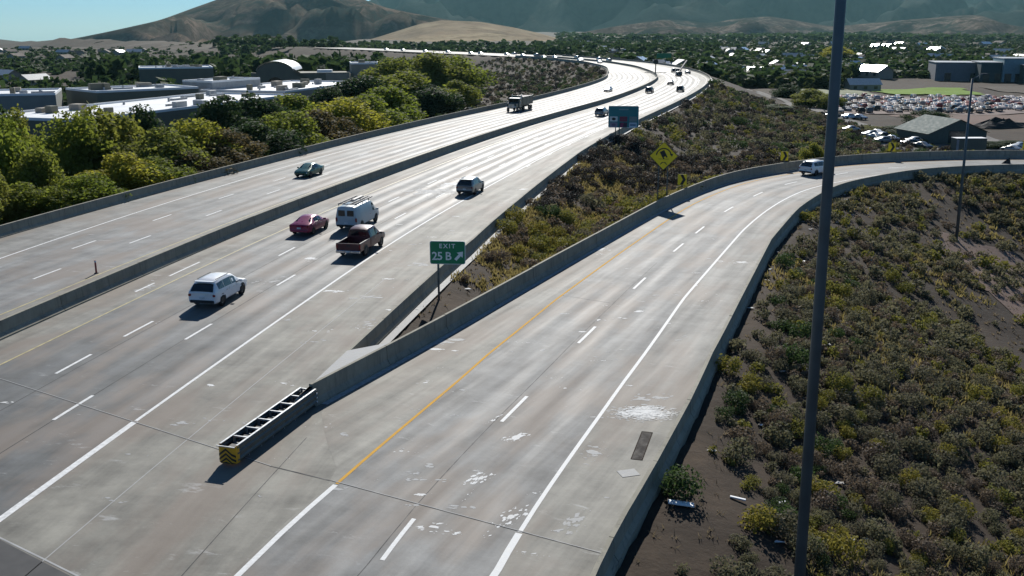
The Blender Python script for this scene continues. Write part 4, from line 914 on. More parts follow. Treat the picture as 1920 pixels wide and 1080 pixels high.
cnt = {k: 0 for k in NM}; rest = {k: [] for k in NM}
for c in cand:
    _, k, x, y, z, s = c
    if cnt[k] < 295 and cnt[k] < {'sage': 295, 'rabbit': 200, 'greenbrush': 120, 'dry': 120, 'darkbrush': 200}[k]:
        o = link(NM[k], SHR[cnt[k] % 5]); o.location = (x, y, z - .08 * s); a = random.uniform(.85, 1.2); o.scale = (s * 1.25 * a, s * 1.25 / a, s * random.uniform(1.0, 1.4)); o.rotation_euler = (0, 0, random.random() * 6.28)
        o.material_slots[0].link = 'OBJECT'; o.material_slots[0].material = L_[k]; tag(o, LBL[k][0], 'shrub', LBL[k][1]); cnt[k] += 1
    else: rest[k].append(c)
PROT = [shrub_mesh(170, 500 + i, .062) for i in range(5)]
for k, lst in rest.items():
    if not lst: continue
    Vs = []; n = 0; g = np.random.default_rng(9)
    for i, (_, _, x, y, z, s) in enumerate(lst):
        V, F = PROT[i % 5]; a = g.random() * 6.28; c_, s_ = math.cos(a), math.sin(a)
        Vs.append(np.stack([(V[:, 0] * c_ - V[:, 1] * s_) * s * 1.25 + x, (V[:, 0] * s_ + V[:, 1] * c_) * s * 1.25 + y, V[:, 2] * s * 1.25 + z - .06 * s], 1))
    V = np.concatenate(Vs); o = link(NM[k] + '_cover', npmesh(NM[k] + '_cover', V, np.arange(len(V)).reshape(-1, 4)), None, L_[k])
    tag(o, LBL[k][0].replace('clump', 'mass').replace('bush', 'bushes'), 'shrubs', None, 'stuff')
# dry grass tufts and pebbles between the shrubs, one mass
X, Y, g = scatter(9000, (-8, 62), (24, 150), 61); d, O, O2 = road_out(np.stack([X, Y], 1)); ok = (d > .6) & ((O2 > 4) | ((O2 < -1) & (O > 15))); X, Y = X[ok], Y[ok]; Z = height(X, Y)
X, Y, Z = (np.repeat(q, 4) for q in (X, Y, Z)); X = X + g.normal(size=len(X)) * .07; Y = Y + g.normal(size=len(Y)) * .07
n = len(X); a = g.random(n) * 6.28; s = (.008 + .0007 * np.hypot(X, Y)) * (.6 + .8 * g.random(n)); h_ = .08 + .16 * g.random(n)
V = np.stack([np.stack([X - s * np.cos(a), Y - s * np.sin(a), Z - .02], 1), np.stack([X + s * np.cos(a), Y + s * np.sin(a), Z - .02], 1), np.stack([X + g.normal(size=n) * .1, Y + g.normal(size=n) * .1, Z + h_], 1)], 1).reshape(-1, 3)
o = link('dry_grass', npmesh('dry_grass', V, np.arange(len(V)).reshape(-1, 3)), None, leaf_mat('dry_grass_blades', ((.17, .135, .09), (.20, .16, .10), (.14, .11, .07)), .5, 2)); tag(o, 'short dry grass between the shrubs', 'grass', None, 'stuff')
X, Y, g = scatter(90000, (-8, 80), (26, 165), 62); d, O, O2 = road_out(np.stack([X, Y], 1)); pk = fbm(X, Y, 7, 91)
ok = (d > .5) & (((O2 > 4) & (pk > .08) & (g.random(len(X)) < .45)) | ((O2 < -.8) & (O2 > -34) & (O > 15) & (Y > 66) & (pk + .25 * (O2 > -9) > .02))); X, Y = X[ok], Y[ok]; Z = height(X, Y)
X, Y, Z = (np.repeat(q, 5) for q in (X, Y, Z)); X = X + g.normal(size=len(X)) * .1; Y = Y + g.normal(size=len(Y)) * .1
n = len(X); a = g.random(n) * 6.28; s = (.008 + .0009 * np.hypot(X, Y)) * (.6 + .8 * g.random(n)); h_ = .15 + .32 * g.random(n)
V = np.stack([np.stack([X - s * np.cos(a), Y - s * np.sin(a), Z - .03], 1), np.stack([X + s * np.cos(a), Y + s * np.sin(a), Z - .03], 1), np.stack([X + g.normal(size=n) * .16, Y + g.normal(size=n) * .16, Z + h_], 1)], 1).reshape(-1, 3)
o = link('golden_grass', npmesh('golden_grass', V, np.arange(len(V)).reshape(-1, 3)), None, leaf_mat('golden_dry_grass', ((.26, .20, .075), (.33, .25, .10), (.20, .17, .06)), .55, .4)); tag(o, 'golden dry grass along the ramp wall and between the bushes', 'grass', None, 'stuff')
# litter
LM = [M_['white'], mat('grey_cardboard', (.4, .38, .35), .8), M_['spall']]
for i, (x, y, w, l, lab) in enumerate([(6.2, 33.0, .3, .95, 'white plank lying on the dark soil below the ramp barrier'), (8.6, 34.3, .12, .6, 'thin white tube lying among the bushes below the ramp')]):
    o = MB().box((0, 0, 0), (l, w, .06)).build('plank' if i == 0 else 'tube', M_['white'], None, bevel=.012); o.location = (x, y, hz(x, y) + .08); o.rotation_euler = (.0, .1, -.12 - i * .2); tag(o, lab, 'litter')
X, Y, g = scatter(400, (-7, 40), (27, 108), 71); d, O, O2 = road_out(np.stack([X, Y], 1)); ok = (d > .4) & (d < 8) & ((O2 > 4) | ((O2 < -1) & (O > 15) & (Y < 90))); X, Y = X[ok][:70], Y[ok][:70]
for i in range(len(X)):
    s = .1 + .22 * g.random(); P = blob(0, 0, s, s * .7, 0, 6); mb = MB(); V = [(x_, y_, .02 + .03 * g.random()) for x_, y_ in P] + [(0, 0, .06)]; mb.add(V, [[j, (j + 1) % 6, 6] for j in range(6)])
    o = mb.build('litter', LM[i % 3]); o.location = (X[i], Y[i], hz(X[i], Y[i]) + .05); tag(o, 'small pale scrap of litter on the roadside soil', 'litter', 'scraps of litter along the barriers')

# ------------------------------------------------------------------ mall and other buildings
M_['wallgrey'] = mat('grey_green_wall', (.15, .14, .10), .85, var=.15, scale=.3); M_['wallbeige'] = mat('beige_wall', (.30, .26, .20), .85, var=.12, scale=.3); M_['wallblue'] = mat('blue_grey_wall', (.19, .20, .18), .7, var=.12, scale=.3)
M_['roofwhite'] = mat('white_membrane_roof', (.78, .78, .76), .62, var=.1, scale=.2); M_['window'] = mat('far_window_glass', (.02, .03, .035), .15); M_['roofbrown'] = mat('brown_shingle_roof', (.12, .09, .075), .9, var=.25, scale=.8); M_['roofgrey'] = mat('grey_roof', (.30, .31, .31), .5, var=.2, scale=.8)
def along(p, q): d = np.array(q, float) - p; L = np.hypot(*d); return L, math.atan2(d[1], d[0])
def mall_wing(name, label, p, q, depth, z0, z1, wall, units, seed, parapet=.5, win=0):
    """long flat-roofed block whose front runs p->q; local +x along the front, +y away from the road"""
    L, a = along(np.array(p), q); r = empty(name, (p[0], p[1], z0), a); tag(r, label, 'building'); g = np.random.default_rng(seed); H = z1 - z0
    MB().box((L / 2, depth / 2, H / 2), (L, depth, H)).build('wall', wall, r); MB().box((L / 2, depth / 2, H + .06), (L - .8, depth - .8, .1)).build('roof', M_['roofwhite'], r)
    pp = MB(); pp.box((L / 2, .15, H + parapet / 2), (L, .3, parapet)); pp.box((L / 2, depth - .15, H + parapet / 2), (L, .3, parapet)); pp.box((.15, depth / 2, H + parapet / 2), (.3, depth - .62, parapet)); pp.box((L - .15, depth / 2, H + parapet / 2), (.3, depth - .62, parapet)); pp.build('parapet', M_['roofwhite'], r)
    for k in range(units):
        w, d, h = 1.0 + 3.2 * g.random() ** 2, 1.0 + 2 * g.random() ** 2, .6 + 1.0 * g.random(); o = MB().box((0, 0, h / 2), (w, d, h)).build('rooftop_unit', [M_['wallgrey'], M_['roofgrey'], M_['wallbeige']][k % 3], r, bevel=.05); o.location = (3 + (L - 6) * g.random(), 3 + (depth - 6) * g.random(), H + .12)
    for k in range(units):
        x, y = 3 + (L - 6) * g.random(), 3 + (depth - 6) * g.random(); MB().tube((x, y, H + .1), (x, y, H + .5 + .5 * g.random()), .25, .25, 8).build('vent', M_['roofgrey'], r)
        if k % 3 == 0: MB().box((min(x + 3, L - 3), y, H + .3), (5, .5, .4)).build('duct', M_['roofgrey'], r)
    for k in range(win): o = MB().box((0, -.03, 0), (2.2, .1, 2.2)).build('window', M_['window'], r); o.location = ((k + .5) * L / win, 0, H * .5)
    return r
mall_wing('mall_wing', 'long mall wing with a white flat roof behind the row of trees', (-74.5, 172), (-52, 240), 24, -7.5, 1.2, M_['wallgrey'], 10, 1, win=8)
mall_wing('mall_wing', 'farther mall wing with a white flat roof in front of the arched entrance', (-57, 252), (-44, 300), 24, -7.5, 1.2, M_['wallbeige'], 9, 2, win=6)
mall_wing('store_block', 'blue-grey store block standing behind the long white roof on the far left', (-120, 215), (-101, 222), 20, -7.5, 2.6, M_['wallblue'], 3, 3)
mall_wing('store_block', 'grey-green store block behind the long white mall roof', (-96, 232), (-78, 250), 18, -7.5, 2.4, M_['wallgrey'], 4, 4, win=3)
mall_wing('store_block', 'pale raised store block with a bright roof at the middle of the mall', (-78, 262), (-70, 280), 10, -7.5, 3.2, M_['roofgrey'], 2, 5)
mall_wing('store_block', 'dark square store block with shop windows left of the arch', (-122, 330), (-100, 338), 18, -8, 4.0, M_['wallgrey'], 5, 6, win=4)
mall_wing('store_block', 'beige store block to the right of the arched entrance', (-56, 352), (-46, 354), 16, -8, 4.8, M_['wallbeige'], 1, 7)
# arched entrance hall
def arch_hall():
    r = empty('arched_hall', (-88, 340, -8), .06); tag(r, 'long grey mall hall with a round arched entrance and curved white roof', 'building')
    P = []; L = 33; H = 10.5; cx, cr = 8.0, 4.6
    outer = [(0, 0), (0, H)] + [(cx - 6.2 * math.cos(a), H - .2 + 3.6 * math.sin(a)) for a in np.linspace(0, math.pi, 15)] + [(L, H), (L, 0)]
    hole = [(cx + cr * math.cos(a) * .75, 5.2 + cr * math.sin(a) * .8) for a in np.linspace(0, math.pi, 15)]; hole = [(cx + cr * .75, 0)] + hole + [(cx - cr * .75, 0)]
    poly = [(0, 0), *outer[1:-1], (L, 0)] + hole
    bm = bmesh.new(); vs = [bm.verts.new((x, 0, z)) for x, z in poly]; f = bm.faces.new(vs); bmesh.ops.triangulate(bm, faces=[f]); e = bmesh.ops.extrude_face_region(bm, geom=list(bm.faces)); bmesh.ops.translate(bm, vec=(0, 1.2, 0), verts=[v for v in e['geom'] if isinstance(v, bmesh.types.BMVert)])
    bmesh.ops.recalc_face_normals(bm, faces=bm.faces); me = bpy.data.meshes.new('wall'); bm.to_mesh(me); bm.free(); link('wall', me, r, M_['wallgrey'])
    MB().box((cx, 1.6, 4.6), (cr * 1.6, .1, 9)).build('entrance_glass', M_['window'], r); MB().box((L / 2, 12, 5), (L - .2, 20, 10)).build('hall', M_['wallgrey'], r)
    A = np.linspace(.15, math.pi - .15, 18); V = []
    for y in (-.4, 20): V += [(cx - 6.4 * math.cos(a), y, H + 3.75 * math.sin(a)) for a in A]
    link('curved_roof', npmesh('curved_roof', V, [[i, i + 1, 19 + i, 18 + i] for i in range(17)], True), r, M_['white'])
    for k in range(4): MB().box((16.5 + k * 4, -.05, 5), (2.4, .15, 5)).build('recess', M_['window'] if k % 2 else M_['wallbeige'], r)
    MB().box((L - 4, -.1, 5.3), (8, .3, 9.8)).build('end_pier', M_['wallbeige'], r); MB().box((24, 6, 10.6), (5, 3, 1.2)).build('skylight', M_['white'], r)
arch_hall()
# shed, trailer and yard on the valley floor
def shed():
    r = empty('gabled_shed', (97.5, 226, hz(97.5, 226)), R(100)); tag(r, 'large grey-green shed with a shallow gabled roof in the valley yard', 'shed'); L, W, H, RH = 13, 14, 2.6, 2.8
    w = MB(); w.prism([(-L / 2, -W / 2), (L / 2, -W / 2), (L / 2, W / 2), (-L / 2, W / 2)], -.3, H)
    for s in (1, -1): w.add([(s * L / 2, -W / 2, H), (s * L / 2, W / 2, H), (s * L / 2, 0, H + RH)], [[0, 1, 2]])
    w.build('wall', mat('green_metal_wall', (.055, .075, .065), .6), r)
    for s, m in ((1, mat('lit_green_roof', (.13, .16, .145), .85, spec=.2)), (-1, mat('dark_green_roof', (.06, .085, .075), .5))):  # sunlit and shaded slope put into the colour of one roof
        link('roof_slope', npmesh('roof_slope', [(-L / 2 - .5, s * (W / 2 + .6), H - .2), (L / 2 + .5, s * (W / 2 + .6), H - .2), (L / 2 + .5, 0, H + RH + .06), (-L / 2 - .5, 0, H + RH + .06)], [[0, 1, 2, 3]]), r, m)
    o = MB().box((-L / 2 - .04, 0, 1.5), (.1, 4.5, 3)).build('door', M_['window'], r)
shed()
x, y = 94, 204; r = empty('box_trailer', (x, y, hz(x, y)), .05); tag(r, 'pale box trailer parked below the gabled shed', 'trailer')
MB().box((0, 0, 2.2), (6.4, 2.4, 2.6)).build('box', M_['wallgrey'], r, bevel=.05); MB().box((0, 0, 3.53), (6.5, 2.5, .06)).build('roof', M_['roofwhite'], r); MB().box((-2.9, -1.22, 2.1), (.5, .05, 2.4)).build('door', M_['roofgrey'], r); MB().box((0, 0, .75), (6, 1, .25)).build('chassis', M_['trim'], r)
for px in (-2.1, -1.2, 2.2):
    for s in (1, -1): wheel(r, px, s * 1.0, .45, .25)
park = [P_white, P_silver, P_dark, P_grey, P_silver, P_dark]
base_p = vehicle('sedan', 'parked_car', 'parked car in the valley yard left of the gabled shed', 'car', P_silver, (85.5, 236, hz(85.5, 236)), .3, 'cars parked in the valley yard')
KIDS.clear(); index_kids(None)
for i, (x, y) in enumerate([(88, 240), (84, 229), (87, 232), (83.5, 222), (86, 225), (87.5, 217), (90, 221), (84, 246), (88, 212), (104, 206), (108, 210), (93, 289), (96.5, 285), (99, 284), (109, 202), (112, 214)]):
    c = copy_tree(base_p); c.location = (x, y, hz(x, y) + .1); c.rotation_euler = (0, 0, random.choice([.3, 1.9, -1.2]) + random.uniform(-.2, .2))
    for ch in c.children_recursive if hasattr(c, 'children_recursive') else []:
        if ch.name.startswith('body'): ch.material_slots[0].link = 'OBJECT'; ch.material_slots[0].material = park[i % 6]
# ground patches
M_['gravel'] = ground_mat('pale_gravel', ((.20, .19, .17), (.17, .16, .15), (.24, .22, .20), (.14, .13, .12)), (.05, .3, 2)); M_['lawn'] = ground_mat('bright_lawn', ((.16, .26, .02), (.13, .23, .02), (.19, .28, .03), (.12, .19, .02)), (.05, .3, 2)); M_['redsoil'] = ground_mat('reddish_soil', ((.20, .13, .105), (.17, .115, .09), (.15, .11, .09), (.12, .09, .07)), (.05, .3, 2)); M_['drygrass'] = ground_mat('dry_tan_grass', ((.12, .095, .07), (.10, .08, .06), (.085, .07, .055), (.06, .052, .042)), (.01, .06, .5))
M_['lotdirt'] = ground_mat('pinkish_lot_dirt', ((.26, .20, .175), (.22, .175, .155), (.29, .24, .21), (.17, .13, .115)), (.05, .3, 2))
drape('bare_soil', [(40, 72), (50, 74), (51, 96), (42, 98), (38, 86)], M_['redsoil'], .06, 1.)
drape('frontage_road', [(103, 470), (99, 470), (95.5, 388), (93.5, 338), (92, 300), (90, 262), (96, 262), (98, 300), (98.5, 338), (100.5, 388)], M_['gravel'], .18, 2.)
drape('gravel_yard', [(80, 206), (78, 262), (97, 262), (110, 240), (116, 222), (116, 200)], M_['gravel'], .16, 2.)
drape('lawn', [(146, 388), (190, 396), (196, 440), (150, 430)], M_['lawn'], .4, 3.)
drape('lawn', [(104, 385), (144, 388), (148, 428), (112, 425)], mat('dull_grass', (.10, .12, .035), .9), .35, 3.)
drape('parking_lot', [(97, 300), (215, 300), (225, 378), (105, 378)], M_['lotdirt'], .2, 4.); drape('dirt_field', [(108, 262), (190, 262), (190, 302), (112, 302)], M_['redsoil'], .2, 4.); drape('dry_field', [(200, 385), (260, 385), (280, 455), (205, 450)], M_['drygrass'], .3, 4.)
# rows of cars in the big valley lot: simple cars, far away
g = np.random.default_rng(5)
def simple_car(style):
    S = STY[style]; r = empty('lot_car', (0, 0, 0)); b = link('body', loft(S['st']), r, P_white); st = S['st']; gl = MB(); gi, gf, cw, gr = S['gl']
    for i in range(gi, gf):
        for s in (1, -1):
            A, B = ring(st[i]), ring(st[i + 1]); gl.add(quad_off([(x, s * y, z) for x, y, z in (A[4], B[4], B[5], A[5])], .01, .08), [[0, 1, 2, 3]])
    A, B = ring(st[gf])[6], ring(st[cw])[6]; gl.add(quad_off([A, B, (B[0], -B[1], B[2]), (A[0], -A[1], A[2])], .02, .04), [[0, 1, 2, 3]])
    gl.build('windows', M_['glass'], r); w = MB()
    for x in S['ax']:
        for s in (1, -1): w.tube((x, s * .7, S['r']), (x, s * .93, S['r']), S['r'], S['r'], 10)
    w.build('wheels', M_['black'], r); return r
LOTP = [mat(n_, c_, .6, 0, var=.08, spec=.3) for n_, c_ in (('lot_white', (.5, .48, .46)), ('lot_silver', (.3, .29, .29)), ('lot_cream', (.45, .38, .32)), ('lot_black', (.03, .03, .03)), ('lot_red', (.26, .05, .045)), ('lot_grey', (.12, .12, .12)), ('lot_tan', (.36, .28, .22)), ('lot_pale', (.48, .42, .39)))]
proto = [simple_car('sedan'), simple_car('suv')]; KIDS.clear(); index_kids(None); nlot = 0
for row in range(9):
    for k in range(34):
        x = 100 + k * 3.1 + row * 1.6 + g.normal() * .15; y = 305 + row * 7.4 + k * .18 + g.normal() * .3
        if g.random() < .2 or nlot > 235: continue
        p = proto[int(g.integers(0, 2))]; c = copy_tree(p) if nlot > 1 else proto[nlot]; c.location = (x, y, hz(x, y) + .24); c.rotation_euler = (0, 0, 1.45 + g.normal() * .04 + (math.pi if g.random() < .5 else 0))
        for ch in (KIDS[proto[nlot].name] if nlot < 2 else [o_ for o_ in c.children if True]):
            if ch.name.startswith('body'): ch.material_slots[0].link = 'OBJECT'; ch.material_slots[0].material = LOTP[int(g.integers(0, len(LOTP)))]
        tag(c, 'car parked in the crowded rows of the distant valley lot', 'car', 'cars parked in the distant valley lot'); nlot += 1
# dark spoil heap
hp = MB(); n = 16
V = []; 
for i in range(n):
    for j in range(6):
        a = i / n * 6.28; q = j / 5; V.append((9 * q * math.cos(a) * (1 + .1 * math.sin(3 * a)), 4 * q * math.sin(a), 1.9 * (1 - q ** 1.5) * (1 + .2 * g.normal())))
hp.add(V, [[i * 6 + j, ((i + 1) % n) * 6 + j, ((i + 1) % n) * 6 + j + 1, i * 6 + j + 1] for i in range(n) for j in range(5)]); o = hp.build('spoil_heap', mat('dark_spoil_soil', (.025, .02, .018), .95, var=.4)); o.location = (127, 258, hz(127, 258) + .1); tag(o, 'dark heap of soil on the reddish field right of the shed', 'soil heap')
# pale eroded rock face beyond the outer barrier
g = np.random.default_rng(8); V = []; n = 22; m = 8
for i in range(n):
    for j in range(m):
        t, q = i / (n - 1), j / (m - 1); x, y = -8.5 + 6.5 * t + 2.2 * q * math.sin(t * 5), 212 + 62 * t - 5 * q; V.append((x + g.normal() * .4 - 2.2 * q, y + g.normal() * .4, hz(x, y) + .15 + 1.0 * math.sin(q * math.pi) * (.4 + .8 * g.random())))
o = link('rock_outcrop', npmesh('rock_outcrop', V, [[i * m + j, (i + 1) * m + j, (i + 1) * m + j + 1, i * m + j + 1] for i in range(n - 1) for j in range(m - 1)]), None, mat('tan_rock', (.30, .25, .18), .9, var=.35, scale=.5)); tag(o, 'tan eroded rock patch on the slope behind the dump truck', 'rocks')
# warehouses far right
def warehouse(label, x, y, w, d, h, wall, roof, rz=0):
    r = empty('warehouse', (x, y, hz(x, y)), rz); tag(r, label, 'building'); MB().box((0, 0, h / 2), (w, d, h)).build('wall', wall, r); MB().box((0, 0, h + .15), (w + .6, d + .6, .3)).build('roof', roof, r)
    for k in range(3): MB().box((-w / 3 + k * w / 3, -d / 2 - .05, 2), (3, .12, 4)).build('dock_door', M_['window'], r)
for lab, u, y, w, h, wl in (('grey warehouse left of the blue warehouse in the valley', 1785, 520, 36, 9, mat('lavender_grey_wall', (.16, .165, .18), .8)), ('dark blue warehouse beside the pale blue warehouse', 1828, 505, 16, 9, mat('deep_blue_wall', (.02, .05, .06), .7)), ('pale blue warehouse at the right end of the valley', 1864, 500, 14, 11, mat('pale_blue_wall', (.15, .24, .27), .7)), ('dark teal warehouse at the right edge of the valley', 1905, 490, 16, 9, mat('dark_teal_wall', (.02, .045, .045), .7))):
    warehouse(lab, place_px(u, y), y, w, 26, h, wl, M_['roofgrey'], -.25)
# houses in the valley and the town beyond
HM = {}
def house_mesh(i):
    if i in HM: return HM[i]
    g = np.random.default_rng(i); L, W, H, RH = 11 + 4 * g.random(), 8, 3, 2.2; w = MB(); w.prism([(-L / 2, -W / 2), (L / 2, -W / 2), (L / 2, W / 2), (-L / 2, W / 2)], -1.0, H)
    for s in (1, -1): w.add([(s * L / 2, -W / 2, H), (s * L / 2, W / 2, H), (s * L / 2, 0, H + RH)], [[0, 1, 2]])
    rf = MB()
    for s in (1, -1): rf.add([(-L / 2 - .5, s * (W / 2 + .5), H - .25), (L / 2 + .5, s * (W / 2 + .5), H - .25), (L / 2 + .5, 0, H + RH + .08), (-L / 2 - .5, 0, H + RH + .08)], [[0, 1, 2, 3]])
    wn_ = MB()
    for s in (1, -1):
        for k in range(3): wn_.box((-L / 3 + k * L / 3, s * (W / 2 + .03), 1.6), (1.4, .08, 1.2))
    HM[i] = (w.mesh('wall'), rf.mesh('roof'), wn_.mesh('window')); HM[i][0].materials.append(M_['wallbeige']); HM[i][1].materials.append(M_['roofbrown']); HM[i][2].materials.append(M_['window']); return HM[i]
M_['roofshine'] = mat('shiny_metal_roof', (.6, .62, .62), .3, .6, var=.1); M_['roofpale'] = mat('pale_roof', (.42, .42, .41), .45, var=.2)
def house(x, y, k, roof, label, group=None, sc=1.):
    r = empty('house', (x, y, hz(x, y)), random.uniform(-.6, .6) + random.choice([0, 1.57])); r.scale = (sc,) * 3; tag(r, label, 'house', group); a, b, c = house_mesh(k % 4); link('wall', a, r); o = link('roof', b, r); o.material_slots[0].link = 'OBJECT'; o.material_slots[0].material = roof; link('window', c, r)
hl = [(1362, 106, 'reddish house beyond the far bend'), (1375, 96, 'house with a bright roof above the far bend'), (1420, 130, 'pale house beside the frontage road'), (1478, 137, 'bright white-roofed house above the frontage road'), (1585, 114, 'bright-roofed house directly right of the tall pole'), (1720, 96, 'house with a brilliantly shining roof in the middle of the trees'), (1808, 78, 'house with a glinting roof high in the right-hand trees'), (1700, 122, 'pale house above the lawn'), (1730, 122, 'long pale house next to the lawn trees'), (1595, 158, 'white house beside the pole above the lawn')]
for i, (u, v, lab) in enumerate(hl):
    y = (CAM_H + 8) * PXF / (v - 54) * .97; y = min(y, 1500); house(place_px(u, y), y, i, M_['roofshine'] if ('bri' in lab or 'shin' in lab or 'glint' in lab) else M_['roofpale'], lab, None, 1.0 if y < 900 else 1.3)
g = np.random.default_rng(12)
for i in range(120):
    u = g.uniform(1040, 1925); y = 1 / g.uniform(1 / 1700., 1 / 480.); x = place_px(u, y)
    if MED.so(np.array([[x, y]]))[1][0] < 30 and y < 900: continue
    if 1620 < u < 1925 and y < 640: continue
    house(x, y, i, [M_['roofpale'], M_['roofshine'], M_['roofgrey'], M_['roofshine'], M_['roofbrown']][i % 5], 'small house with a pale or brown roof among the valley trees', 'houses among the valley trees', 1.25)
for i in range(16):
    u = g.uniform(20, 300); y = g.uniform(480, 1200); x = place_px(u, y); house(x, y, i, [M_['roofpale'], M_['roofbrown']][i % 2], 'small house on the dry flats behind the mall', 'houses on the flats behind the mall')
L_['valley'] = leaf_mat('valley_tree_leaves', ((.045, .065, .018), (.07, .09, .022), (.05, .065, .02)), .35, .05)
# distant woods and scrub: read as masses
def wood(name, label, pts, leaf, n_leaf=34, seed=1, sz=.16):
    V0 = []; g = np.random.default_rng(seed)
    PR = [leaf_cloud(n_leaf, crown_lobes(1, 1, .1, seed + 31 + i, 7), sz, seed + i)[0] for i in range(6)]
    for i, (x, y, w, h) in enumerate(pts):
        V = PR[i % 6]; a = g.random() * 6.28; c, s = math.cos(a), math.sin(a); V0.append(np.stack([(V[:, 0] * c - V[:, 1] * s) * w * 1.3 + x, (V[:, 0] * s + V[:, 1] * c) * w * 1.3 + y, V[:, 2] * h], 1))
    V = np.concatenate(V0); k = len(PR[0]); z = height(np.array([p[0] for p in pts]), np.array([p[1] for p in pts])); V[:, 2] += np.repeat(z, k) - .5
    o = link(name, npmesh(name, V, np.arange(len(V)).reshape(-1, 4)), None, leaf); tag(o, label, 'trees', None, 'stuff')
def pts_in(n, ur, yr, test, wr, hr, seed):
    g = np.random.default_rng(seed); P = []
    for _ in range(n):
        u = g.uniform(*ur); y = 1 / g.uniform(1 / yr[1], 1 / yr[0]); x = place_px(u, y)
        if test(u, x, y, g): P.append((x, y, g.uniform(*wr), g.uniform(*hr)))
    return P
def off_road(u, x, y, g):
    s, o = MED.so(np.array([[x, y]])); return (o[0] > 30 or o[0] < -26 or y > 900)
def t_val(u, x, y, g): return off_road(u, x, y, g) and not (1630 < u < 1925 and y < 530) and not (y < 530 and u > 1570) and x > 60
wood('valley_woods', 'dark woods covering the valley beyond the highway', pts_in(2300, (1050, 1980), (440, 2300), t_val, (6, 12), (4, 8.5), 3), L_['dark'], 40, 3)
wood('valley_woods', 'olive and green trees scattered through the valley woods', pts_in(800, (1050, 1980), (420, 2000), t_val, (6, 11), (4, 8), 4), L_['valley'], 40, 9)
wood('mall_woods', 'dark row of trees behind the mall', pts_in(260, (200, 770), (400, 560), lambda u, x, y, g: off_road(u, x, y, g), (7, 12), (9, 14), 5), L_['dark'], 60, 14, .13)
wood('mall_woods', 'dark trees planted round the mall blocks', pts_in(120, (-40, 420), (255, 400), lambda u, x, y, g: off_road(u, x, y, g) and x < -95, (5, 9), (5, 9), 15), L_['dark'], 60, 17, .13)
wood('desert_scrub', 'scattered scrub on the dry flats behind the mall', pts_in(700, (-60, 500), (560, 1350), lambda u, x, y, g: off_road(u, x, y, g), (4, 9), (2, 5), 6), L_['dark'], 26, 21, .2)
wood('foothill_woods', 'line of dark trees along the foot of the tan hill', pts_in(620, (430, 1330), (950, 1500), lambda u, x, y, g: True, (8, 14), (7, 11), 7), L_['dark'], 34, 26, .18)
wood('foothill_woods', 'far dark woods below the hazy mountains', pts_in(900, (1040, 2000), (2000, 3600), lambda u, x, y, g: True, (14, 26), (9, 14), 8), L_['dark'], 30, 41, .2)
# bare pale ground between road and hills
drape('dry_field', [(-900, 900), (-250, 1000), (-250, 1500), (-900, 1500)], M_['drygrass'], .5, 40.)

# ------------------------------------------------------------------ hills
def hill_mat(name, a, b, c, sc, dark=.5):
    m, t, bs = nt(name); v = coord(t)
    n1 = noise(t, v, sc, 6, .6, (1, 1, 2.2)); n2 = noise(t, v, sc * 5, 6, .65); n3 = noise(t, v, sc * 24, 4, .7)
    col = mixc(t, ramp(t, n1, .45, .55), a, b); col = mixc(t, ramp(t, n2, .48, .66), col, c); col = mixc(t, ramp(t, n3, .45, .62, 0, dark), col, tuple(x * .5 for x in a))
    t.links.new(col, bs.inputs['Base Color']); bs.inputs['Roughness'].default_value = 1; bs.inputs['Specular IOR Level'].default_value = .0; return m
def hill(name, label_kind, D, crest, m, rough, foot=.62, seed=1, back=1.2):
    """ridge whose crest passes through the given (image column, image row) sight lines at distance D"""
    us = np.array([c[0] for c in crest], float); vs = np.array([c[1] for c in crest], float); n = 150; U = np.linspace(us[0], us[-1], n); Vv = np.interp(U, us, vs)
    k = np.array([.25, .5, .25]); 
    for _ in range(4): Vv[1:-1] = np.convolve(Vv, k, 'valid')
    ty = (540 - Vv) / PXF; pit = .257; fw = np.cos(pit) + ty * np.sin(pit); el = (ty * np.cos(pit) - np.sin(pit)) / fw; tx = (U - 960) / PXF / fw
    y = D / np.sqrt(1 + tx ** 2); x = y * tx; zc = CAM_H + y * el
    T = np.r_[np.linspace(0, 1, 30), np.linspace(1.08, back, 8)]; A = []
    for i, t in enumerate(T):
        k_ = foot + (1 - foot) * t if t <= 1 else 1 + (t - 1) * .8; X, Y = x * k_, y * k_; zf = np.minimum(height(X, Y), height(x * foot, y * foot)) - 3
        sh = (t ** 1.35) if t <= 1 else max(0, 1 - ((t - 1) / (back - 1)) ** 1.2); w = math.sin(math.pi * min(t, 1)) if t <= 1 else 0
        nz = (fbm(X, Y, D * .09, seed, 5) * 1.0 - np.abs(fbm(X, Y, D * .05, seed + 20, 4)) * .8) * rough * w
        Z = zf + (zc - zf) * sh + nz
        if t < 1:   # never rise above the sight line of the crest
            lim = CAM_H + Y * el - 1.0; Z = np.minimum(Z, lim)
        A.append(np.stack([X, Y, Z], 1))
    V = np.concatenate(A); i = (np.arange(len(T) - 1)[:, None] * n + np.arange(n - 1)[None]).ravel()
    o = link(name, npmesh(name, V, np.stack([i, i + 1, i + n + 1, i + n], 1), True), None, m); o['kind'] = 'structure'; return o
H1 = hill_mat('brown_hill_scrub', (.15, .115, .09), (.05, .062, .056), (.25, .185, .14), .0022, .75)
H2 = hill_mat('dark_mountain_forest', (.032, .045, .045), (.045, .055, .052), (.06, .062, .055), .0008)
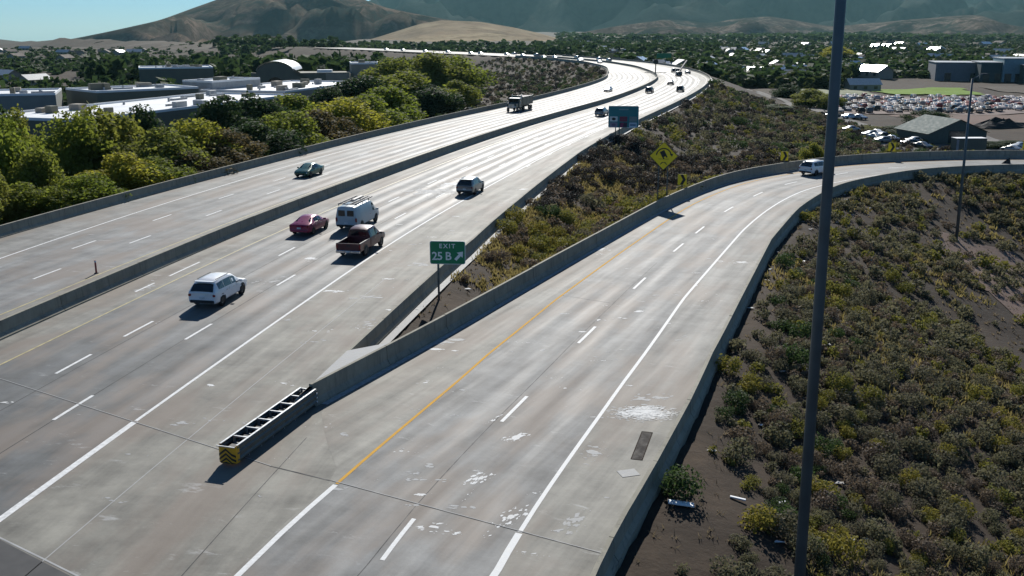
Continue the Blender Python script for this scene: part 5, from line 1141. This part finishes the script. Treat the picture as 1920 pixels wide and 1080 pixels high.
H3 = hill_mat('tan_grass_hill', (.42, .34, .23), (.34, .27, .19), (.24, .19, .13), .004, .25)
H4 = hill_mat('scrubby_foothill', (.11, .095, .08), (.045, .058, .052), (.26, .21, .17), .003, .7)
hill('mountain', '', 9000, [(520, 40), (600, 30), (660, 10), (690, 4), (705, -2), (740, -30), (820, -70), (950, -90), (1150, -80), (1350, -60), (1500, -50), (1700, -45), (1850, -30), (2000, -20), (2200, -10)], H2, 650, .55, 3)
hill('hill', '', 3600, [(-300, 100), (-60, 86), (0, 84), (40, 83), (130, 74), (200, 60), (300, 38), (370, 12), (400, 2), (440, -14), (520, -28), (600, -28), (650, -14), (688, 1), (720, 14), (800, 30), (900, 48), (1000, 66), (1100, 80)], H1, 190, .5, 5)
hill('hill', '', 2600, [(560, 92), (660, 84), (720, 66), (790, 44), (830, 38), (900, 41), (960, 51), (1010, 62), (1048, 72), (1100, 82), (1140, 90)], H3, 16, .72, 9)
hill('hill', '', 4200, [(960, 84), (1050, 68), (1150, 50), (1250, 36), (1330, 44), (1380, 35), (1440, 30), (1500, 40), (1560, 50), (1650, 42), (1740, 34), (1800, 29), (1840, 28), (1880, 44), (1940, 54), (2050, 62)], H4, 95, .6, 12)
hill('hill', '', 2300, [(250, 100), (420, 88), (520, 84), (600, 80), (680, 84), (800, 92)], H4, 10, .75, 14)
# ------------------------------------------------------------------ haze
HAZE = True
if HAZE:
    hb = MB().box((0, 6000, 450), (26000, 18000, 1350)).build('haze', None) if False else None
    m = bpy.data.materials.new('thin_haze'); m.use_nodes = True; t = m.node_tree; t.nodes.remove(t.nodes['Principled BSDF']); pv = t.nodes.new('ShaderNodeVolumePrincipled')
    pv.inputs['Color'].default_value = (.42, .80, .84, 1); pv.inputs['Density'].default_value = 2.6e-5; pv.inputs['Anisotropy'].default_value = .2
    t.links.new(pv.outputs[0], t.nodes['Material Output'].inputs['Volume'])
    hb = MB().box((0, 5000, 600), (26000, 12500, 2100)).build('haze', m); hb['kind'] = 'stuff'
